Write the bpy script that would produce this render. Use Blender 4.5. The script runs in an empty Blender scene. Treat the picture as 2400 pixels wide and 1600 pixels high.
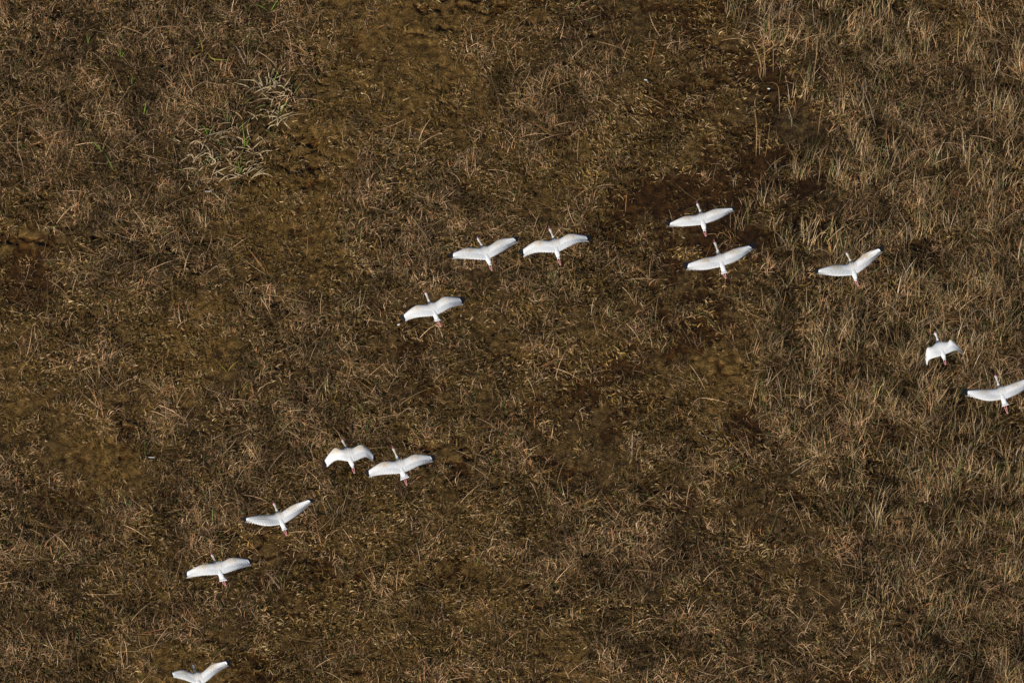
import bpy, bmesh, math, random
import numpy as np
from mathutils import Vector

random.seed(7)
rng = np.random.default_rng(7)
scene = bpy.context.scene
R = math.radians

# ------------------------------------------------------------- camera
cam_d = bpy.data.cameras.new('camera')
cam = bpy.data.objects.new('camera', cam_d)
scene.collection.objects.link(cam)
cam.location = (0, -50.0, 86.6025)
cam.rotation_euler = (R(30), 0, 0)
cam_d.sensor_width = 36
cam_d.lens = 214.286
cam_d.clip_start = 1
cam_d.clip_end = 4000
scene.camera = cam

# ------------------------------------------------------------- light
SUN_EL, SUN_AZ = R(29), R(202)          # azimuth the sun stands at, clockwise from +Y
world = bpy.data.worlds.new('World')
scene.world = world
world.use_nodes = True
wn = world.node_tree
sky = wn.nodes.new('ShaderNodeTexSky')
sky.sky_type = 'NISHITA'
sky.sun_disc = False
sky.sun_elevation = SUN_EL
sky.sun_rotation = SUN_AZ
wn.links.new(sky.outputs[0], wn.nodes['Background'].inputs[0])
wn.nodes['Background'].inputs[1].default_value = 0.07
sl = bpy.data.lights.new('sun', 'SUN')
sl.energy = 4.9
sl.angle = R(0.53)
sl.color = (1.0, 0.95, 0.87)
sun = bpy.data.objects.new('sun', sl)
scene.collection.objects.link(sun)
sdir = Vector((math.sin(SUN_AZ) * math.cos(SUN_EL), math.cos(SUN_AZ) * math.cos(SUN_EL), math.sin(SUN_EL)))
sun.rotation_euler = sdir.to_track_quat('Z', 'Y').to_euler()
sun.location = sdir * 60
vs = scene.view_settings
vs.view_transform = 'Standard'
vs.look = 'None'
vs.exposure = 0.0
vs.gamma = 1
vs.use_curve_mapping = False
scene.cycles.max_bounces = 5
scene.cycles.transparent_max_bounces = 12

BIRDS = [{'org':(-0.357,-6.691,14.0),'hd':0.3381,'L':{'S':(-0.048,0.1254,0.005),'W':(-0.2171,0.1752,0.03),'P1':(-0.4277,0.1592,0.03),'P2':(-0.4631,0.0881,0.01),'M':(-0.2525,-0.0031,0.0225),'R':(-0.0395,-0.0793,0.0),'tips':[(-0.4576,0.173,0.02),(-0.4895,0.1502,0.01),(-0.4792,0.1032,0.0)]},'R':{'S':(0.0776,0.1186,0.005),'W':(0.2339,0.1535,0.03),'P1':(0.4347,0.1172,0.03),'P2':(0.4737,0.0383,0.01),'M':(0.235,-0.0411,0.0225),'R':(0.0285,-0.0753,0.0),'tips':[(0.4976,0.1139,0.02),(0.5055,0.0832,0.01),(0.482,0.0542,0.0)]},'body':[(-0.001,0.3842,-0.095),(-0.0114,0.3232,-0.062),(-0.0099,0.2815,-0.056),(0.0,0.1719,-0.036),(-0.0223,-0.1671,-0.008),(0.0223,-0.1766,-0.008),(-0.0033,-0.2497,-0.045)]},{'org':(0.613,-6.577,14.0),'hd':0.1958,'L':{'S':(-0.0632,0.12,0.005),'W':(-0.243,0.1464,0.03),'P1':(-0.4507,0.0958,-0.05),'P2':(-0.4631,-0.0181,-0.07),'M':(-0.2829,-0.0274,-0.0055),'R':(-0.0361,-0.0767,0.0),'tips':[(-0.4801,0.0898,-0.06),(-0.5117,0.0602,-0.07),(-0.4949,0.0152,-0.08)]},'R':{'S':(0.0722,0.1291,0.005),'W':(0.2232,0.1647,0.03),'P1':(0.4466,0.1335,-0.05),'P2':(0.4724,0.0447,-0.07),'M':(0.2845,0.0096,-0.0055),'R':(0.037,-0.0703,0.0),'tips':[(0.4961,0.1358,-0.06),(0.5089,0.0974,-0.07),(0.486,0.0601,-0.08)]},'body':[(-0.0212,0.428,-0.095),(-0.0221,0.3478,-0.062),(-0.0151,0.3187,-0.056),(0.0,0.1775,-0.036),(-0.0203,-0.1765,-0.008),(0.0203,-0.1785,-0.008),(0.0078,-0.267,-0.045)]},{'org':(2.654,-6.141,14.0),'hd':0.1563,'L':{'S':(-0.0763,0.0998,0.005),'W':(-0.2421,0.0927,0.03),'P1':(-0.4452,0.0386,0.0),'P2':(-0.4761,-0.0099,-0.02),'M':(-0.2683,-0.0622,0.012),'R':(-0.0435,-0.0664,0.0),'tips':[(-0.4869,0.0632,-0.01),(-0.5146,0.0498,-0.02),(-0.4993,0.0177,-0.03)]},'R':{'S':(0.0505,0.1217,0.005),'W':(0.2076,0.1444,0.03),'P1':(0.4203,0.1383,0.0),'P2':(0.4603,0.0994,-0.02),'M':(0.2094,-0.0241,0.012),'R':(0.0403,-0.0558,0.0),'tips':[(0.4611,0.1499,-0.01),(0.4899,0.1366,-0.02),(0.4667,0.1195,-0.03)]},'body':[(-0.015,0.3941,-0.095),(-0.0189,0.3174,-0.062),(-0.0142,0.2861,-0.056),(-0.0,0.1638,-0.036),(-0.0217,-0.1633,-0.008),(0.0217,-0.1642,-0.008),(0.0074,-0.2377,-0.045)]},{'org':(2.903,-6.81,14.0),'hd':0.2224,'L':{'S':(-0.065,0.1105,0.005),'W':(-0.2345,0.0976,0.03),'P1':(-0.4505,0.0778,0.0),'P2':(-0.4958,-0.0047,-0.02),'M':(-0.2721,-0.0807,0.012),'R':(-0.0483,-0.0761,0.0),'tips':[(-0.5053,0.0963,-0.01),(-0.5231,0.0644,-0.02),(-0.5079,0.0191,-0.03)]},'R':{'S':(0.0583,0.1277,0.005),'W':(0.2186,0.1512,0.03),'P1':(0.4273,0.1736,0.0),'P2':(0.4855,0.1125,-0.02),'M':(0.2254,-0.0344,0.012),'R':(0.0371,-0.0655,0.0),'tips':[(0.5014,0.199,-0.01),(0.5263,0.1725,-0.02),(0.5069,0.1348,-0.03)]},'body':[(-0.0024,0.4405,-0.095),(-0.0072,0.3611,-0.062),(-0.0039,0.3325,-0.056),(0.0,0.181,-0.036),(-0.0439,-0.186,-0.008),(0.0439,-0.176,-0.008),(0.0056,-0.2526,-0.045)]},{'org':(4.73,-6.944,14.0),'hd':0.1871,'L':{'S':(-0.0714,0.1056,0.005),'W':(-0.2599,0.102,0.06),'P1':(-0.4877,0.0346,0.12),'P2':(-0.5169,-0.0219,0.1),'M':(-0.2676,-0.077,0.054),'R':(-0.0438,-0.075,0.0),'tips':[(-0.5371,0.0411,0.11),(-0.5416,0.0183,0.1),(-0.53,-0.0015,0.09)]},'R':{'S':(0.0447,0.1312,0.005),'W':(0.1935,0.2007,0.06),'P1':(0.3875,0.208,0.12),'P2':(0.4334,0.1549,0.1),'M':(0.2372,0.0235,0.054),'R':(0.0365,-0.0605,0.0),'tips':[(0.4469,0.2416,0.11),(0.4658,0.2083,0.1),(0.4502,0.1816,0.09)]},'body':[(-0.0252,0.39,-0.095),(-0.0261,0.3224,-0.062),(-0.0173,0.2932,-0.056),(0.0,0.1645,-0.036),(-0.0167,-0.1643,-0.008),(0.0167,-0.1647,-0.008),(0.0216,-0.2443,-0.045)]},{'org':(-1.083,-7.59,14.0),'hd':0.369,'L':{'S':(-0.0448,0.1191,0.005),'W':(-0.2052,0.1469,0.03),'P1':(-0.3987,0.1195,-0.05),'P2':(-0.4049,0.0257,-0.07),'M':(-0.2576,-0.0188,-0.0055),'R':(-0.0292,-0.0795,0.0),'tips':[(-0.435,0.1087,-0.06),(-0.4503,0.0898,-0.07),(-0.424,0.0393,-0.08)]},'R':{'S':(0.0713,0.1147,0.005),'W':(0.2141,0.1371,0.03),'P1':(0.4156,0.0909,-0.05),'P2':(0.4294,-0.0203,-0.07),'M':(0.262,-0.0458,-0.0055),'R':(0.0397,-0.0813,0.0),'tips':[(0.4759,0.0801,-0.06),(0.4774,0.0421,-0.07),(0.4488,0.0096,-0.08)]},'body':[(0.0141,0.4056,-0.095),(0.0098,0.3364,-0.062),(0.0121,0.3068,-0.056),(-0.0,0.168,-0.036),(-0.0421,-0.1626,-0.008),(0.0421,-0.1734,-0.008),(0.015,-0.2577,-0.045)]},{'org':(5.904,-8.21,14.0),'hd':0.2473,'L':{'S':(-0.0423,0.1194,0.005),'W':(-0.1855,0.0658,0.03),'P1':(-0.2415,-0.0298,-0.1),'P2':(-0.2336,-0.1133,-0.12),'M':(-0.1974,-0.0998,-0.023),'R':(-0.0388,-0.0948,0.0),'tips':[(-0.1867,0.031,-0.19),(-0.1881,-0.0002,-0.2),(-0.1945,-0.0247,-0.21)],'X':(-0.221,0.0241,-0.0285),'D':(-0.1156,0.0712,0.02)},'R':{'S':(0.1093,0.0945,0.005),'W':(0.1581,0.1073,0.03),'P1':(0.2727,0.006,-0.1),'P2':(0.2713,-0.0593,-0.12),'M':(0.1888,-0.0559,-0.023),'R':(0.03,-0.0828,0.0),'tips':[(0.2594,0.0843,-0.19),(0.2659,0.0564,-0.2),(0.2754,0.0385,-0.21)],'X':(0.227,0.0499,-0.0285)},'body':[(-0.0003,0.3559,-0.095),(-0.0024,0.3072,-0.062),(0.0043,0.2831,-0.056),(0.0,0.1598,-0.036),(-0.0203,-0.1614,-0.008),(0.0203,-0.1583,-0.008),(-0.0034,-0.2237,-0.045)]},{'org':(6.71,-8.924,14.0),'hd':0.2313,'L':{'S':(-0.0606,0.1099,0.005),'W':(-0.2645,0.1328,0.03),'P1':(-0.4512,0.1493,0.05),'P2':(-0.4781,0.0803,0.03),'M':(-0.2334,-0.0561,0.0295),'R':(-0.0497,-0.0691,0.0),'tips':[(-0.4914,0.1857,0.04),(-0.5255,0.152,0.03),(-0.522,0.1201,0.02)]},'R':{'S':(0.0686,0.1243,0.005),'W':(0.2327,0.1371,0.03),'P1':(0.484,0.1614,0.05),'P2':(0.5139,0.0973,0.03),'M':(0.2336,-0.0423,0.0295),'R':(0.037,-0.0737,0.0),'tips':[(0.5404,0.1777,0.04),(0.5568,0.1506,0.03),(0.542,0.1283,0.02)]},'body':[(0.0292,0.3905,-0.095),(0.0014,0.3406,-0.062),(0.0054,0.315,-0.056),(0.0,0.167,-0.036),(-0.0501,-0.1723,-0.008),(0.0501,-0.1617,-0.008),(0.0009,-0.2813,-0.045)]},{'org':(-2.21,-9.892,14.0),'hd':0.2978,'L':{'S':(-0.031,0.1411,0.005),'W':(-0.149,0.1788,0.03),'P1':(-0.3259,0.1184,-0.13),'P2':(-0.3141,0.0254,-0.15),'M':(-0.179,0.0176,-0.0335),'R':(-0.0313,-0.0656,0.0),'tips':[(-0.3479,0.1274,-0.18),(-0.3579,0.0778,-0.19),(-0.3304,0.0539,-0.2)],'X':(-0.2338,0.1641,-0.042),'D':(-0.0825,0.1376,0.02)},'R':{'S':(0.0781,0.1182,0.005),'W':(0.2002,0.1221,0.03),'P1':(0.3392,0.0073,-0.13),'P2':(0.3068,-0.0855,-0.15),'M':(0.2118,-0.0546,-0.0335),'R':(0.0359,-0.0889,0.0),'tips':[(0.3566,-0.0091,-0.18),(0.3536,-0.0343,-0.19),(0.3336,-0.0543,-0.2)],'X':(0.2793,0.0811,-0.042)},'body':[(-0.0103,0.3792,-0.095),(-0.0098,0.3145,-0.062),(-0.01,0.2818,-0.056),(0.0,0.1713,-0.036),(-0.0148,-0.1668,-0.008),(0.0148,-0.1759,-0.008),(-0.0023,-0.2473,-0.045)]},{'org':(-1.506,-10.057,14.0),'hd':0.3062,'L':{'S':(-0.0537,0.1156,0.005),'W':(-0.2142,0.146,0.03),'P1':(-0.4263,0.1234,-0.05),'P2':(-0.4483,0.0268,-0.07),'M':(-0.2831,-0.0271,-0.0055),'R':(-0.0385,-0.087,0.0),'tips':[(-0.462,0.1169,-0.06),(-0.4869,0.0951,-0.07),(-0.4633,0.0462,-0.08)]},'R':{'S':(0.0746,0.1135,0.005),'W':(0.2336,0.1256,0.03),'P1':(0.4414,0.0826,-0.05),'P2':(0.4523,-0.0069,-0.07),'M':(0.2619,-0.049,-0.0055),'R':(0.0395,-0.0851,0.0),'tips':[(0.497,0.0619,-0.06),(0.4821,0.031,-0.07),(0.4626,0.0016,-0.08)]},'body':[(-0.0074,0.4254,-0.095),(-0.0098,0.3477,-0.062),(-0.0055,0.3192,-0.056),(-0.0,0.1756,-0.036),(-0.0622,-0.1809,-0.008),(0.0622,-0.1702,-0.008),(-0.0008,-0.2645,-0.045)]},{'org':(-3.127,-10.863,14.0),'hd':0.3555,'L':{'S':(-0.0622,0.1092,0.005),'W':(-0.2579,0.1383,0.06),'P1':(-0.4424,0.1307,0.12),'P2':(-0.4683,0.0806,0.1),'M':(-0.2191,-0.0478,0.054),'R':(-0.0458,-0.0664,0.0),'tips':[(-0.4818,0.1452,0.11),(-0.4964,0.1267,0.1),(-0.4835,0.0979,0.09)]},'R':{'S':(0.0584,0.1121,0.005),'W':(0.2169,0.1286,0.06),'P1':(0.4317,0.0975,0.12),'P2':(0.465,0.0461,0.1),'M':(0.248,-0.0342,0.054),'R':(0.0361,-0.07,0.0),'tips':[(0.4793,0.1006,0.11),(0.5047,0.0701,0.1),(0.4896,0.0577,0.09)]},'body':[(0.0133,0.3506,-0.095),(0.002,0.2999,-0.062),(0.0066,0.2678,-0.056),(0.0,0.1574,-0.036),(-0.0372,-0.1599,-0.008),(0.0372,-0.1549,-0.008),(0.0027,-0.2425,-0.045)]},{'org':(-3.941,-11.636,14.0),'hd':0.3767,'L':{'S':(-0.0272,0.1296,0.005),'W':(-0.1928,0.1572,0.03),'P1':(-0.4041,0.1647,-0.04),'P2':(-0.4354,0.0816,-0.06),'M':(-0.2381,0.0092,-0.002),'R':(-0.0339,-0.0579,0.0),'tips':[(-0.4407,0.1582,-0.05),(-0.4609,0.154,-0.06),(-0.4569,0.1166,-0.07)]},'R':{'S':(0.0915,0.1124,0.005),'W':(0.2206,0.1065,0.03),'P1':(0.4224,0.0399,-0.04),'P2':(0.4349,-0.0578,-0.06),'M':(0.2549,-0.079,-0.002),'R':(0.0435,-0.0736,0.0),'tips':[(0.4665,0.0192,-0.05),(0.4629,-0.0034,-0.06),(0.4483,-0.0276,-0.07)]},'body':[(-0.0036,0.362,-0.095),(-0.0028,0.2892,-0.062),(0.0023,0.2599,-0.056),(0.0,0.166,-0.036),(-0.0498,-0.1567,-0.008),(0.0498,-0.1754,-0.008),(0.0065,-0.2321,-0.045)]},{'org':(-4.176,-13.312,14.0),'hd':0.2794,'L':{'S':(-0.0354,0.1399,0.005),'W':(-0.1645,0.202,0.06),'P1':(-0.315,0.1835,0.1),'P2':(-0.3089,0.1181,0.08),'M':(-0.179,0.0554,0.047),'R':(-0.0517,-0.0149,0.0),'tips':[(-0.3323,0.1803,0.09),(-0.3335,0.1544,0.08),(-0.3195,0.1331,0.07)]},'R':{'S':(0.0739,0.1221,0.005),'W':(0.227,0.1709,0.06),'P1':(0.4134,0.1398,0.12),'P2':(0.4342,0.07,0.1),'M':(0.2617,0.0289,0.054),'R':(0.0572,-0.0416,0.0),'tips':[(0.4579,0.1436,0.11),(0.4762,0.1233,0.1),(0.4598,0.0927,0.09)]},'body':[(-0.0113,0.3439,-0.095),(-0.0105,0.2946,-0.062),(-0.0064,0.2631,-0.056),(-0.0,0.1604,-0.036),(-0.0327,-0.1555,-0.008),(0.0327,-0.1653,-0.008),(0.0028,-0.2586,-0.045)]}]
GROUND_ROWS = [
  [0, 0, 0, 0, 0, 0, 0, 0, 0, 1, 4, 4, 6, 6, 5, 5, 5, 1, 1, 1, 6, 4, 0, 0, 0, 0, 0, 0, 6, 6, 2, 2, 2, 2, 2, 2, 2, 2, 2, 2],
  [0, 0, 0, 0, 0, 0, 0, 0, 0, 1, 4, 4, 6, 6, 5, 5, 5, 1, 1, 1, 6, 4, 0, 0, 0, 0, 0, 0, 6, 6, 2, 2, 2, 2, 2, 2, 2, 2, 2, 2],
  [0, 0, 0, 0, 0, 0, 0, 0, 0, 1, 4, 4, 6, 6, 5, 5, 5, 1, 1, 1, 6, 4, 0, 0, 0, 0, 0, 0, 6, 6, 2, 2, 2, 2, 2, 2, 2, 2, 2, 2],
  [0, 0, 0, 0, 0, 0, 0, 0, 0, 1, 4, 4, 6, 6, 5, 5, 5, 1, 1, 1, 6, 4, 0, 0, 0, 0, 0, 0, 6, 6, 2, 2, 2, 2, 2, 2, 2, 2, 2, 2],
  [0, 0, 0, 0, 0, 0, 0, 0, 0, 1, 4, 4, 6, 6, 5, 5, 5, 1, 1, 1, 6, 4, 0, 0, 0, 0, 0, 0, 6, 6, 2, 2, 2, 2, 2, 2, 2, 2, 2, 2],
  [0, 0, 0, 0, 0, 0, 0, 0, 0, 1, 4, 4, 6, 6, 5, 5, 5, 1, 1, 1, 6, 4, 0, 0, 0, 0, 0, 0, 6, 6, 2, 2, 2, 2, 2, 2, 2, 2, 2, 2],
  [0, 0, 0, 0, 0, 0, 0, 0, 0, 1, 4, 4, 6, 6, 5, 5, 5, 1, 1, 1, 6, 4, 0, 0, 0, 0, 0, 0, 6, 6, 2, 2, 2, 2, 2, 2, 2, 2, 2, 2],
  [0, 0, 0, 0, 0, 0, 0, 0, 0, 1, 4, 4, 6, 6, 5, 5, 5, 1, 1, 1, 6, 4, 0, 0, 0, 0, 0, 0, 6, 6, 2, 2, 2, 2, 2, 2, 2, 2, 2, 2],
  [0, 0, 0, 0, 0, 0, 0, 0, 0, 1, 4, 4, 6, 6, 5, 5, 5, 1, 1, 1, 6, 4, 0, 0, 0, 0, 0, 0, 6, 6, 2, 2, 2, 2, 2, 2, 2, 2, 2, 2],
  [0, 0, 0, 0, 0, 0, 0, 0, 0, 0, 0, 1, 1, 5, 5, 5, 5, 5, 5, 5, 6, 5, 0, 0, 0, 0, 0, 0, 0, 2, 2, 2, 2, 2, 2, 2, 2, 2, 2, 2],
  [0, 0, 0, 0, 0, 0, 0, 0, 0, 1, 4, 0, 1, 6, 5, 5, 5, 5, 5, 5, 5, 0, 0, 0, 0, 0, 6, 6, 0, 2, 2, 2, 2, 2, 2, 2, 2, 2, 2, 2],
  [0, 0, 0, 0, 0, 0, 0, 0, 0, 1, 4, 0, 1, 6, 5, 5, 5, 5, 5, 5, 5, 0, 0, 0, 0, 0, 6, 6, 0, 2, 2, 2, 2, 2, 2, 2, 2, 2, 2, 2],
  [0, 0, 0, 0, 0, 0, 0, 0, 0, 1, 0, 0, 1, 4, 1, 5, 5, 5, 5, 5, 0, 0, 0, 0, 0, 0, 1, 6, 2, 2, 2, 2, 2, 2, 2, 2, 2, 2, 2, 2],
  [0, 0, 0, 0, 0, 0, 0, 6, 6, 4, 0, 0, 0, 0, 1, 5, 5, 1, 5, 5, 1, 1, 1, 6, 6, 6, 1, 1, 2, 2, 2, 2, 2, 2, 2, 2, 2, 2, 2, 2],
  [1, 1, 1, 1, 1, 1, 1, 6, 4, 4, 1, 0, 0, 1, 0, 1, 1, 5, 5, 0, 1, 6, 6, 1, 1, 1, 6, 2, 2, 2, 2, 2, 2, 2, 2, 2, 2, 2, 2, 2],
  [1, 1, 1, 1, 1, 1, 1, 6, 4, 4, 1, 0, 0, 1, 0, 1, 1, 5, 5, 0, 1, 6, 6, 1, 1, 1, 6, 2, 2, 2, 2, 2, 2, 2, 2, 2, 2, 2, 2, 2],
  [4, 4, 4, 4, 4, 4, 4, 5, 1, 1, 5, 5, 6, 0, 0, 1, 1, 6, 5, 5, 5, 6, 6, 5, 5, 4, 6, 2, 2, 2, 2, 2, 2, 2, 2, 2, 2, 2, 2, 2],
  [4, 4, 4, 4, 4, 4, 4, 0, 1, 1, 4, 4, 0, 1, 1, 1, 1, 6, 5, 5, 5, 5, 5, 6, 6, 4, 4, 2, 2, 2, 2, 2, 2, 2, 2, 2, 2, 2, 2, 2],
  [1, 1, 1, 1, 1, 1, 1, 5, 1, 5, 5, 4, 5, 0, 0, 1, 6, 6, 1, 1, 5, 1, 1, 1, 6, 6, 1, 2, 2, 2, 2, 2, 2, 2, 2, 2, 2, 2, 2, 2],
  [1, 1, 1, 1, 1, 1, 1, 5, 1, 5, 5, 4, 5, 0, 0, 1, 6, 6, 1, 1, 5, 1, 1, 1, 6, 6, 1, 2, 2, 2, 2, 2, 2, 2, 2, 2, 2, 2, 2, 2],
  [6, 6, 6, 6, 6, 6, 6, 6, 1, 0, 0, 0, 0, 5, 4, 1, 0, 0, 0, 0, 0, 0, 5, 5, 6, 6, 1, 2, 3, 2, 2, 2, 2, 2, 2, 2, 2, 2, 2, 2],
  [4, 4, 4, 4, 4, 4, 4, 6, 0, 0, 0, 0, 5, 4, 4, 1, 0, 0, 0, 5, 0, 0, 5, 5, 6, 6, 6, 3, 2, 2, 2, 2, 2, 2, 2, 2, 2, 2, 2, 2],
  [5, 5, 5, 5, 5, 5, 5, 1, 0, 0, 0, 1, 4, 4, 4, 1, 0, 0, 1, 5, 5, 5, 6, 6, 6, 6, 3, 3, 2, 2, 2, 2, 2, 2, 2, 2, 2, 2, 2, 2],
  [5, 5, 5, 5, 5, 5, 5, 1, 0, 0, 0, 1, 4, 4, 4, 1, 0, 0, 1, 5, 5, 5, 6, 6, 6, 6, 3, 3, 2, 2, 2, 2, 2, 2, 2, 2, 2, 2, 2, 2],
  [0, 0, 0, 0, 0, 0, 0, 0, 0, 0, 0, 0, 0, 4, 4, 4, 1, 1, 5, 5, 1, 5, 5, 5, 5, 5, 6, 3, 2, 2, 2, 2, 2, 2, 2, 2, 2, 2, 2, 2],
  [0, 0, 0, 0, 0, 0, 0, 0, 0, 0, 0, 0, 0, 0, 4, 1, 4, 4, 5, 5, 0, 0, 5, 5, 6, 5, 6, 3, 2, 2, 2, 2, 2, 2, 2, 2, 2, 2, 2, 2],
  [0, 0, 0, 0, 0, 0, 0, 0, 0, 0, 0, 0, 0, 0, 4, 1, 4, 4, 5, 5, 0, 0, 5, 5, 6, 5, 6, 3, 2, 2, 2, 2, 2, 2, 2, 2, 2, 2, 2, 2],
  [0, 0, 0, 0, 0, 0, 0, 0, 0, 0, 0, 0, 0, 1, 1, 4, 4, 4, 4, 5, 0, 0, 1, 1, 5, 5, 6, 2, 2, 2, 2, 2, 2, 2, 2, 2, 2, 2, 2, 2],
  [0, 0, 0, 0, 0, 0, 0, 0, 0, 0, 0, 0, 0, 0, 1, 4, 4, 4, 4, 4, 5, 5, 6, 6, 6, 5, 6, 2, 2, 2, 2, 2, 4, 2, 2, 2, 2, 2, 2, 2],
  [0, 0, 0, 0, 0, 0, 0, 0, 0, 0, 0, 0, 0, 0, 1, 4, 4, 4, 4, 4, 5, 5, 6, 6, 6, 5, 6, 2, 2, 2, 2, 2, 4, 2, 2, 2, 2, 2, 2, 2],
  [0, 0, 0, 0, 0, 0, 0, 0, 0, 0, 0, 0, 0, 0, 1, 4, 4, 4, 4, 4, 5, 5, 6, 6, 6, 5, 6, 2, 2, 2, 2, 2, 4, 2, 2, 2, 2, 2, 2, 2],
  [0, 0, 0, 0, 0, 0, 0, 0, 0, 0, 0, 0, 0, 0, 1, 4, 4, 4, 4, 4, 5, 5, 6, 6, 6, 5, 6, 2, 2, 2, 2, 2, 4, 2, 2, 2, 2, 2, 2, 2],
  [0, 0, 0, 0, 0, 0, 0, 0, 0, 0, 0, 0, 0, 0, 1, 4, 4, 4, 4, 4, 5, 5, 6, 6, 6, 5, 6, 2, 2, 2, 2, 2, 4, 2, 2, 2, 2, 2, 2, 2],
  [0, 0, 0, 0, 0, 0, 0, 0, 0, 0, 0, 0, 0, 0, 1, 4, 4, 4, 4, 4, 5, 5, 6, 6, 6, 5, 6, 2, 2, 2, 2, 2, 4, 2, 2, 2, 2, 2, 2, 2],
  [0, 0, 0, 0, 0, 0, 0, 0, 0, 0, 0, 0, 0, 0, 1, 4, 4, 4, 4, 4, 5, 5, 6, 6, 6, 5, 6, 2, 2, 2, 2, 2, 4, 2, 2, 2, 2, 2, 2, 2],
  [0, 0, 0, 0, 0, 0, 0, 0, 0, 0, 0, 0, 0, 0, 1, 4, 4, 4, 4, 4, 5, 5, 6, 6, 6, 5, 6, 2, 2, 2, 2, 2, 4, 2, 2, 2, 2, 2, 2, 2],
  [0, 0, 0, 0, 0, 0, 0, 0, 0, 0, 0, 0, 0, 0, 1, 4, 4, 4, 4, 4, 5, 5, 6, 6, 6, 5, 6, 2, 2, 2, 2, 2, 4, 4, 2, 2, 2, 2, 2, 2],
  [0, 0, 0, 0, 0, 0, 0, 0, 0, 0, 0, 0, 0, 0, 1, 4, 4, 4, 4, 4, 5, 5, 6, 6, 6, 5, 6, 2, 2, 2, 2, 2, 4, 4, 2, 2, 2, 2, 2, 2],
]
GROUND_X, GROUND_Y, GROUND_CELL = -12.0, -11.0, 0.6
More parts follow.
